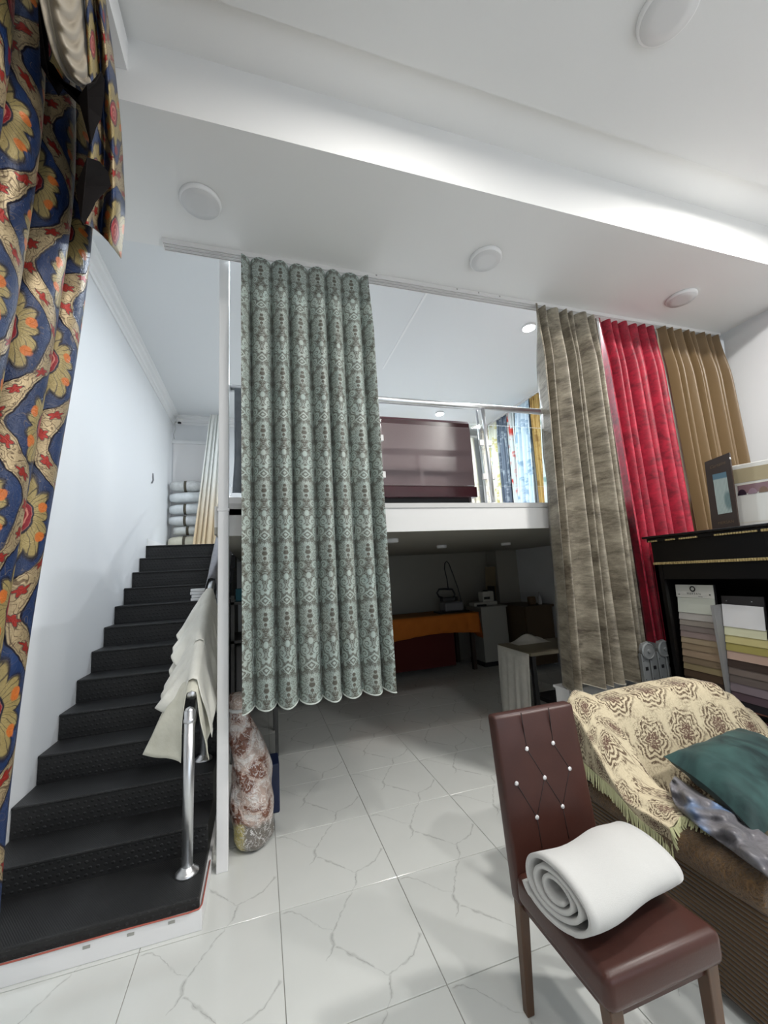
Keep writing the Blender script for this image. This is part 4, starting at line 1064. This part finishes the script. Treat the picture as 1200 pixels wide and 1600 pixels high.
def fth(u, v):
    for (a, xa, fa), (c, xc, fc_) in zip(KN[:-1], KN[1:]):
        if u <= c: t = (u - a) / (c - a); x = lerp(xa, xc, t); fl = lerp(fa, fc_, t); break
    yf = lerp(1.365, 1.05, smooth01((x - 1.60) / .12)); y = lerp(yf, lerp(1.90, 2.02, smooth01((x - 1.53) / .2)), v)
    zt2 = S(max(x, 1.545), y) + .012 + .004 * wob(x * 9, y * 11)
    if u < .12: z = lerp(hem(y), S(1.55, y) + .006, u / .12); x -= .006 * math.sin(y * 26) * (1 - u / .12)
    else: z = zt2
    return Vector((x, y, z))
VARC = [0.0]
for j in range(60): VARC.append(VARC[-1] + (fth(.6, (j + 1) / 60) - fth(.6, j / 60)).length)
th_ = thing('tapestry_throw', (2.15, 1.6, .5), 'cream tapestry throw with brown rose medallions covering the armchair', 'throw')
grid('throw_fabric', fth, 76, 60, M_THROW, th_, uvf=lambda u, v: (u * 1.62, VARC[int(round(v * 60))]), solid=.004)
# fringe strands along the side hem and the front edges
def strands(path, L, name, down=Vector((0, 0, -1)), out=Vector((-1, 0, 0)), step=.0048, par=None):
    V = []; Fc = []; acc = 0; prev = path[0]
    pts = [path[0]]
    for p in path[1:]:
        d = (p - prev).length
        n = max(1, int(d / step))
        for k in range(1, n + 1): pts.append(lerp(prev, p, k / n))
        prev = p
    rnd = random.Random(5)
    for i, p in enumerate(pts):
        l = L * rnd.uniform(.8, 1.1); j = Vector((rnd.uniform(-.004, .004), rnd.uniform(-.005, .005), 0)) + out * rnd.uniform(0, .008)
        v, f = tube_geo([p, p + down * l * .5 + j * .5, p + down * l + j], [.0026, .0032, .0022], 4)
        k = len(V); V += v; Fc += [tuple(q + k for q in fc2) for fc2 in f]
    o = mesh(name, V, Fc, M_FRINGE, par); o['kind'] = 'stuff'; return o
strands([fth(0, v / 40) + Vector((-.003, 0, .004)) for v in range(0, 40)], .060, 'fringe', par=th_)
strands([fth(u, 0) + Vector((0, -.003, 0)) for u in (.0, .04, .08, .12, .17, .22)], .04, 'fringe', Vector((0, -.5, -.8)), Vector((0, 0, 0)), par=th_)
strands([fth(.22 + .10 * k / 8, 0) + Vector((0, 0, .003)) for k in range(9)], .045, 'fringe', Vector((-.75, -.2, -.5)), Vector((0, 0, 0)), par=th_)
strands([fth(.34 + .5 * k / 20, 0) + Vector((0, -.004, 0)) for k in range(21)], .12, 'fringe', Vector((0, -.12, -1)), Vector((0, 0, 0)), par=th_)
# front flap of the throw hanging over the arm front
# teal cushion
def teal_build(b):
    vec = coords('Object')[0]; n = noise(vec, 6, 3, dist=.8); n2 = noise(vec, 220, 2); add_bump(b, n * 2 + n2 * .2, .3, .008)
    return cmix(xmax(xmin((n - .5) * 2.5 + .45, 1.0), 0.0), srgb(14, 34, 35), srgb(48, 78, 75))
M_TEAL = material('teal_velvet', rough=.65, spec=.2, sheen=.12, build=teal_build)
pc_ = [at(1037, 1182, 1, 1.60), at(1185, 1308, 1, 1.17), at(1330, 1235, 1, 1.40), at(1160, 1136, 1, 1.78)]
def cushion(name, c, th, mat, n=22):
    nrm = (c[1] - c[0]).cross(c[3] - c[0]).normalized()
    V = []; Fc = []
    for side in (1, -1):
        for j in range(n + 1):
            for i in range(n + 1):
                u, v = i / n, j / n
                pin = 1 - .10 * (math.sin(PI * u) * (abs(2 * v - 1) ** 3) + math.sin(PI * v) * (abs(2 * u - 1) ** 3))
                uu, vv = .5 + (u - .5) * pin, .5 + (v - .5) * pin
                p = lerp(lerp(c[0], c[1], uu), lerp(c[3], c[2], uu), vv)
                h = (max(0, math.sin(PI * u)) ** .42) * (max(0, math.sin(PI * v)) ** .42)
                wr = .007 * math.sin(u * 23 + v * 9) * (1 - h) + .005 * math.sin(v * 31 - u * 7) * (1 - h)
                V.append(p + nrm * side * (th * h + wr * (1 if 0 < u < 1 and 0 < v < 1 else 0)))
    N = (n + 1) ** 2
    for j in range(n):
        for i in range(n):
            a = j * (n + 1) + i
            Fc.append((a, a + 1, a + n + 2, a + n + 1)); Fc.append((N + a + 1, N + a, N + a + n + 1, N + a + n + 2))
    return mesh(name, V, Fc, mat, None, smooth=True)
o = cushion('cushion', pc_, .10, M_TEAL); tag(o, 'dark teal velvet cushion lying on the armchair', 'cushion')
def satin_build(b):
    vec = coords('Object')[0]; n = noise(vec, 7, 3, dist=2.0); n2 = noise(vec, 3.5, 2)
    c = cmix(n, srgb(44, 43, 48), srgb(136, 134, 138)); c = cmix(xband(n2, .40, .04), c, srgb(92, 112, 142))
    add_bump(b, n, .5, .02); return c
M_SATIN = material('grey_blue_satin', rough=.35, spec=.35, build=satin_build)
GA = [(1046, 1226), (1056, 1258), (1092, 1292), (1145, 1330), (1210, 1378)]; GB = [(1054, 1212), (1110, 1250), (1150, 1272), (1190, 1300), (1240, 1340)]
def fgs(u, v):
    a = pline([(*p, 0) for p in GA], v); c = pline([(*p, 0) for p in GB], v)
    z = lerp(.60, .575, v)
    return at(lerp(a.x, c.x, u), lerp(a.y, c.y, u), 2, z - .012 + .035 * math.sin(PI * u) + .014 * math.sin(u * 9 + v * 15) + .010 * math.sin(v * 27 - u * 6) - .02 * u)
o = grid('satin_cloth', fgs, 16, 34, M_SATIN, None, solid=.004); tag(o, 'crumpled grey blue satin cloth between the cushion and the armchair arm', 'cloth')

# ------------------------------------------------------------------ black and gold display cabinet
M_LACQ = material('black_lacquer', (.006, .0055, .0055), .28, spec=.25)
M_GILT = material('gilded_carving', rough=.4, metal=.35, build=lambda b: cmix(noise(coords('Object')[0], 60, 3), srgb(130, 104, 58), srgb(222, 202, 146)))
cab = thing('display_cabinet', (3.2, 1.75, 0), 'tall black lacquer cabinet with gilded mouldings facing the armchair', 'cabinet')
CXF, YC0, YC1, ZT = 2.94, 1.10, 2.42, 1.752
box('top_board', (2.885, YC0 - .04, ZT - .018), (3.52, YC1 + .03, ZT), M_LACQ, cab, bevel=.005)
box('cornice_moulding', (2.91, YC0, ZT - .045), (3.48, YC1 + .01, ZT - .018), M_LACQ, cab, bevel=.004)
box('frieze', (CXF, YC0, 1.55), (3.45, YC1, ZT - .045), M_LACQ, cab)
box('frieze_block', (CXF - .02, YC0 - .01, 1.55), (CXF, 1.66, ZT - .045), M_LACQ, cab, bevel=.003)
def rope(name, y0, y1, z, r, step=.016, xx=CXF - .006):
    V = []; Fc = []; n = max(1, int((y1 - y0) / step))
    for k in range(n):
        ya = y0 + (y1 - y0) * k / n; yb = y0 + (y1 - y0) * (k + .82) / n
        kk = len(V); V += bverts((xx - r, ya, z - r), (xx + r, yb, z + r)); Fc += [tuple(i + kk for i in f) for f in BF]
    return mesh(name, V, Fc, M_GILT, cab, bevel=.002)
rope('gilt_moulding', 1.66, YC1, 1.540, .009)
rope('gilt_moulding', YC0, 1.65, 1.540, .010, xx=CXF - .026)
for (a, b_) in ((2.34, 2.415), (2.20, 2.275), (2.04, 2.17), (1.68, 1.93)): rope('gilt_moulding', a, b_, 1.712, .006, xx=2.906)
rope('gilt_moulding', YC0, 1.66, 1.712, .008, xx=2.904)
box('side_panel', (CXF, YC1 - .03, 0), (3.45, YC1, 1.55), M_LACQ, cab); box('side_panel', (CXF, YC0, 0), (3.45, YC0 + .03, 1.55), M_LACQ, cab)
box('stile', (CXF, YC1 - .06, 0), (CXF + .03, YC1, 1.55), M_LACQ, cab); box('pilaster', (CXF - .02, 1.46, 0), (CXF + .04, 1.63, 1.53), M_LACQ, cab, bevel=.004)
box('back_panel', (3.42, YC0, 0), (3.45, YC1, 1.55), M_LACQ, cab); box('lintel', (CXF + .005, YC0, 1.42), (CXF + .03, YC1, 1.55), M_LACQ, cab)
box('shelf', (CXF + .01, YC0 + .03, .55), (3.42, YC1 - .03, .58), M_LACQ, cab); box('bottom_board', (CXF + .01, YC0 + .03, .04), (3.42, YC1 - .03, .08), M_LACQ, cab)
# carved gilt leaf on the pilaster
for k, (dy, z, ry, rz_) in enumerate([(0, 1.47, .055, .045), (.03, 1.45, .03, .05), (-.03, 1.45, .03, .05), (0, 1.41, .04, .04), (.012, 1.37, .022, .035), (-.012, 1.37, .022, .035), (0, 1.33, .016, .03)]):
    rings = [[Vector((CXF - .022 - d, 1.55 + dy + ry * s * math.cos(q * PI / 7), z + rz_ * s * math.sin(q * PI / 7))) for q in range(14)] for s, d in ((1, 0), (.9, .012), (.55, .022), (.05, .025))]
    V, Fc = ringmesh(rings); mesh('gilt_leaf', V, Fc, M_GILT, cab, smooth=True)

# text helper: flat lettering as mesh
def lettering(txt, size, mat, parent, origin, right, up, name='lettering', shear=0.0):
    cu = bpy.data.curves.new('txt', 'FONT'); cu.body = txt; cu.size = size; cu.align_x = 'CENTER'; cu.align_y = 'CENTER'; cu.shear = shear
    o = bpy.data.objects.new('txt', cu); COL.objects.link(o); bpy.context.view_layer.update()
    me = bpy.data.meshes.new_from_object(o.evaluated_get(bpy.context.evaluated_depsgraph_get())); bpy.data.objects.remove(o); bpy.data.curves.remove(cu)
    right, up, origin = Vector(right).normalized(), Vector(up).normalized(), Vector(origin)
    V = [origin + right * v.co.x + up * v.co.y for v in me.vertices]; Fc = [tuple(p.vertices) for p in me.polygons]; bpy.data.meshes.remove(me)
    return mesh(name, V, Fc, mat, parent)
RT = Vector((0, -1, 0)); UP = Vector((0, 0, 1))    # as seen by someone facing the cabinet
# sample books standing in the cabinet
def samples(label, y0, y1, ztop, zbot, xf, cols, header, lean, dark=None):
    t = thing('sample_book', (xf + .03, (y0 + y1) / 2, .58), label, 'sample book', 'sample books in the cabinet')
    H = ztop - zbot
    def X_(z): return xf + lean * (z - zbot) / H
    quadbox('cover', [(X_(.585) + .014, y1, .585), (X_(.585) + .014, y0, .585), (X_(ztop) + .014, y0, ztop), (X_(ztop) + .014, y1, ztop)], .012, dark or material('book_cover', (.02, .018, .02), .5), t)
    z = ztop - header
    for i, (h, c) in enumerate(cols):
        mt = material('swatch_%s' % '_'.join(map(str, c)), srgb(*c), .8, bump=(400, .2, .001))
        z1 = z - h; xo = .0015 * i
        quadbox('swatch', [(X_(z1) - .004 - xo, y1 - .004, z1), (X_(z1) - .004 - xo, y0 + .004, z1 - .008), (X_(z) + .006 - xo, y0 + .004, z - .002), (X_(z) + .006 - xo, y1 - .004, z + .006)], .004, mt, t)
        z = z1
    return t, X_
L1 = [(.125, (196, 200, 190)), (.05, (176, 172, 168)), (.04, (142, 134, 126)), (.04, (122, 112, 108)), (.045, (138, 122, 118)), (.04, (150, 134, 110)), (.045, (140, 122, 98)), (.05, (146, 126, 104)), (.045, (116, 100, 80)), (.045, (130, 116, 86)), (.05, (70, 52, 36)), (.05, (48, 34, 24)), (.05, (40, 28, 22)), (.05, (36, 26, 20))]
bk1, Xb = samples('white headed swatch book with round emblem in the black cabinet', 2.075, 2.345, 1.375, .60, 2.975, L1, .075, .05)
M_CARD = material('white_card', (.62, .62, .58), .6); M_INK = material('black_ink', (.02, .02, .02), .6)
hd = quadbox('header_card', [(Xb(1.285) + .0, 2.345, 1.285), (Xb(1.285) + .0, 2.075, 1.278), (Xb(1.375), 2.075, 1.372), (Xb(1.375), 2.345, 1.375)], .003, M_CARD, bk1)
ce = Vector((Xb(1.34) - .005, 2.215, 1.345)); rings = []
V = []; 
for k in range(24):
    a = k * 2 * PI / 24
    for r in (.012, .021): V.append(ce + Vector((0, -r * math.cos(a), r * math.sin(a))))
mesh('emblem', V, [(2 * k, 2 * k + 1, (2 * k + 3) % 48, (2 * k + 2) % 48) for k in range(24)], M_INK, hd)
lettering('M E R S A N', .019, M_INK, hd, (Xb(1.307) - .005, 2.210, 1.310), (0, -1, -.02), UP)
lettering('home', .012, M_INK, hd, (Xb(1.292) - .005, 2.165, 1.291), (0, -1, -.02), UP)
for yy in (2.32, 2.10): 
    lathe('rivet', [(.005, -.002), (.005, .002), (.001, .003)], (Xb(1.30) - .004, yy, 1.305), M_INK, hd, 10)
L2 = [(.14, (220, 220, 222)), (.055, (206, 206, 176)), (.05, (192, 182, 128)), (.05, (156, 146, 82)), (.055, (178, 152, 138)), (.05, (56, 42, 36)), (.045, (108, 96, 90)), (.05, (96, 86, 82)), (.055, (122, 110, 116)), (.05, (84, 66, 74)), (.045, (20, 14, 22)), (.05, (168, 110, 92)), (.04, (122, 18, 92)), (.10, (70, 6, 22))]
bk2, Xb2 = samples('swatch book with white to yellow and purple strips in the black cabinet', 1.80, 2.05, 1.30, .60, 2.985, L2, .06, .05)
for yy in (2.01, 1.86): lathe('rivet', [(.004, -.002), (.004, .002), (.001, .003)], (Xb2(1.27) + .0, yy, 1.268), M_STEEL, bk2, 10)
o = box('grey_board', (2.962, 2.052, .58), (3.10, 2.071, 1.24), material('grey_board', (.26, .26, .26), .6)); tag(o, 'thin grey board standing between the two swatch books', 'board')
for k, c in enumerate([(150, 140, 110), (120, 90, 60), (84, 78, 60), (150, 142, 60), (60, 52, 44)]):
    o = box('folded_fabric', (2.96, 1.66, .08 + k * .07), (3.35, 2.34, .145 + k * .07), material('fold_%d' % k, srgb(*c), .85), bevel=.02, seg=3)
    tag(o, ['cream', 'tan', 'olive', 'yellow green', 'dark brown'][k] + ' folded fabric on the floor shelf of the black cabinet', 'folded fabric', 'folded fabrics in the cabinet')

# brochure board and ribbon catalogue on the cabinet
M_BROWNB = material('dark_brown_board', srgb(44, 30, 24), .4)
br = thing('brochure_board', (2.97, 1.87, ZT), 'dark brown brochure board with a curtain photo on the cabinet', 'brochure')
Q = [(2.95, 1.962, ZT + .001), (2.95, 1.800, ZT + .001), (2.968, 1.786, 2.243), (2.968, 1.946, 2.222)]
quadbox('board', Q, .012, M_BROWNB, br)
Q = [Vector(p) for p in Q]
def onq(u, v, off=.0015): return lerp(lerp(Q[0], Q[1], u), lerp(Q[3], Q[2], u), v) - Vector((off, 0, 0))
def photo_build(b):
    vec, u, v, _ = coords('UV')
    st_ = abs(xsin(u * 32.0 + xsin(v * 5.0) * 1.2)); n = noise(vec, 5, 2)
    c = cmix(st_, srgb(96, 112, 112), srgb(168, 180, 176)); c = cmix(xband(v * -1.0, -.86, .02), c, srgb(78, 108, 124))
    return cmix(xband(xlen(u - .85, (v - .30) * 1.2), .26, .08) * .7, c, srgb(60, 92, 96))
M_PHOTO = material('curtain_photo', rough=.3, build=photo_build)
mesh('photo', [onq(.30, .20), onq(.84, .20), onq(.80, .76), onq(.26, .78)], [(0, 1, 2, 3)], M_PHOTO, br, uv=[(0, 0), (1, 0), (1, 1), (0, 1)])
M_FOIL = material('bronze_foil', srgb(104, 84, 62), .4, metal=.4)
lettering('Curtains', .030, M_FOIL, br, onq(.50, .89, .002), (0, -1, .12), (0.04, 0, 1), shear=.3)
lettering('MERSAN', .026, M_FOIL, br, onq(.56, .075, .002), (0, -1, .02), (0.04, 0, 1))
tube('clip', [onq(1.0, .93, .0), onq(1.02, .90, .0)], .004, M_STEEL, br, 6)
ct = thing('ribbon_catalogue', (3.1, 1.65, ZT), 'white catalogue with tan band and purple ribbon picture on the cabinet', 'catalogue')
q2 = [(3.045, 1.868, ZT + .001), (3.045, 1.30, ZT + .001), (3.075, 1.28, 2.135), (3.075, 1.858, 2.172)]
quadbox('cover', q2, .05, material('catalogue_white', (.74, .74, .70), .35), ct, bevel=.003); q2 = [Vector(p) for p in q2]
def onc(u, v, off=.002): return lerp(lerp(q2[0], q2[1], u), lerp(q2[3], q2[2], u), v) - Vector((off, 0, 0))
mesh('tan_band', [onc(.02, .70), onc(1, .70), onc(1, .92), onc(.02, .93)], [(0, 1, 2, 3)], material('tan_cloth_band', srgb(168, 156, 126), .8, bump=(300, .3, .001)), ct)
mesh('ribbon_picture', [onc(.05, .52), onc(1, .52), onc(1, .66), onc(.05, .66)], [(0, 1, 2, 3)], material('mauve_picture', srgb(132, 106, 112), .4), ct)
for k in range(9):
    u0 = .09 + k * .105; cl = [(44, 30, 44), (150, 128, 140), (120, 98, 82), (46, 24, 56)][k % 4]
    P_ = [onc(u0 + .045 * math.cos(a), .50 + .075 * (1.25 * math.sin(a)), .003) for a in [i * PI / 9 for i in range(10)]]
    mesh('ribbon_end', P_, [tuple(range(10))], material('ribbon_%d' % (k % 4), srgb(*cl), .4), ct)
for v in (.06, .66): mesh('edge_line', [onc(.02, v), onc(1, v - .03 * (v < .1)), onc(1, v + .012 - .03 * (v < .1)), onc(.02, v + .012)], [(0, 1, 2, 3)], material('cream_line', (.72, .70, .60), .4), ct)

# folded aluminium ladder leaning behind the armchair
M_ALU = material('dull_aluminium', (.20, .21, .21), .5, metal=.3)
ld = thing('folding_ladder', (2.86, 2.36, 0), 'folded grey aluminium ladder with round hinges beside the cabinet', 'ladder')
for k in range(4):
    x = 2.70 + k * .078
    lean = Vector((.03, .06, 0)) * 0
    rl = box('rail', (x, 2.44, 0), (x + .068, 2.47, .885), M_ALU, ld, bevel=.004)
    box('rung_hole', (x + .022, 2.4385, .765), (x + .048, 2.4405, .79), M_BLK, rl)
    for zz in (.83, .70): box('rivet', (x + .01, 2.438, zz), (x + .016, 2.4405, zz + .006), M_BLK, rl)
for x in (2.765, 2.925):
    rings = [[Vector((x + r * math.cos(q * PI / 14), y, .90 + r * math.sin(q * PI / 14))) for q in range(28)] for r, y in ((.062, 2.448), (.062, 2.432), (.052, 2.426), (.050, 2.430), (.014, 2.430), (.012, 2.420), (.001, 2.419))]
    V, Fc = ringmesh(rings); mesh('hinge', V, Fc, M_ALU, ld, smooth=False, bevel=.001)
    prism('hinge_plate', [(x - .055, .84), (x + .06, .84), (x + .075, .88), (x + .055, .93), (x + .02, .965), (x - .04, .955), (x - .06, .91)], 1, 2.448, 2.462, M_ALU, ld)
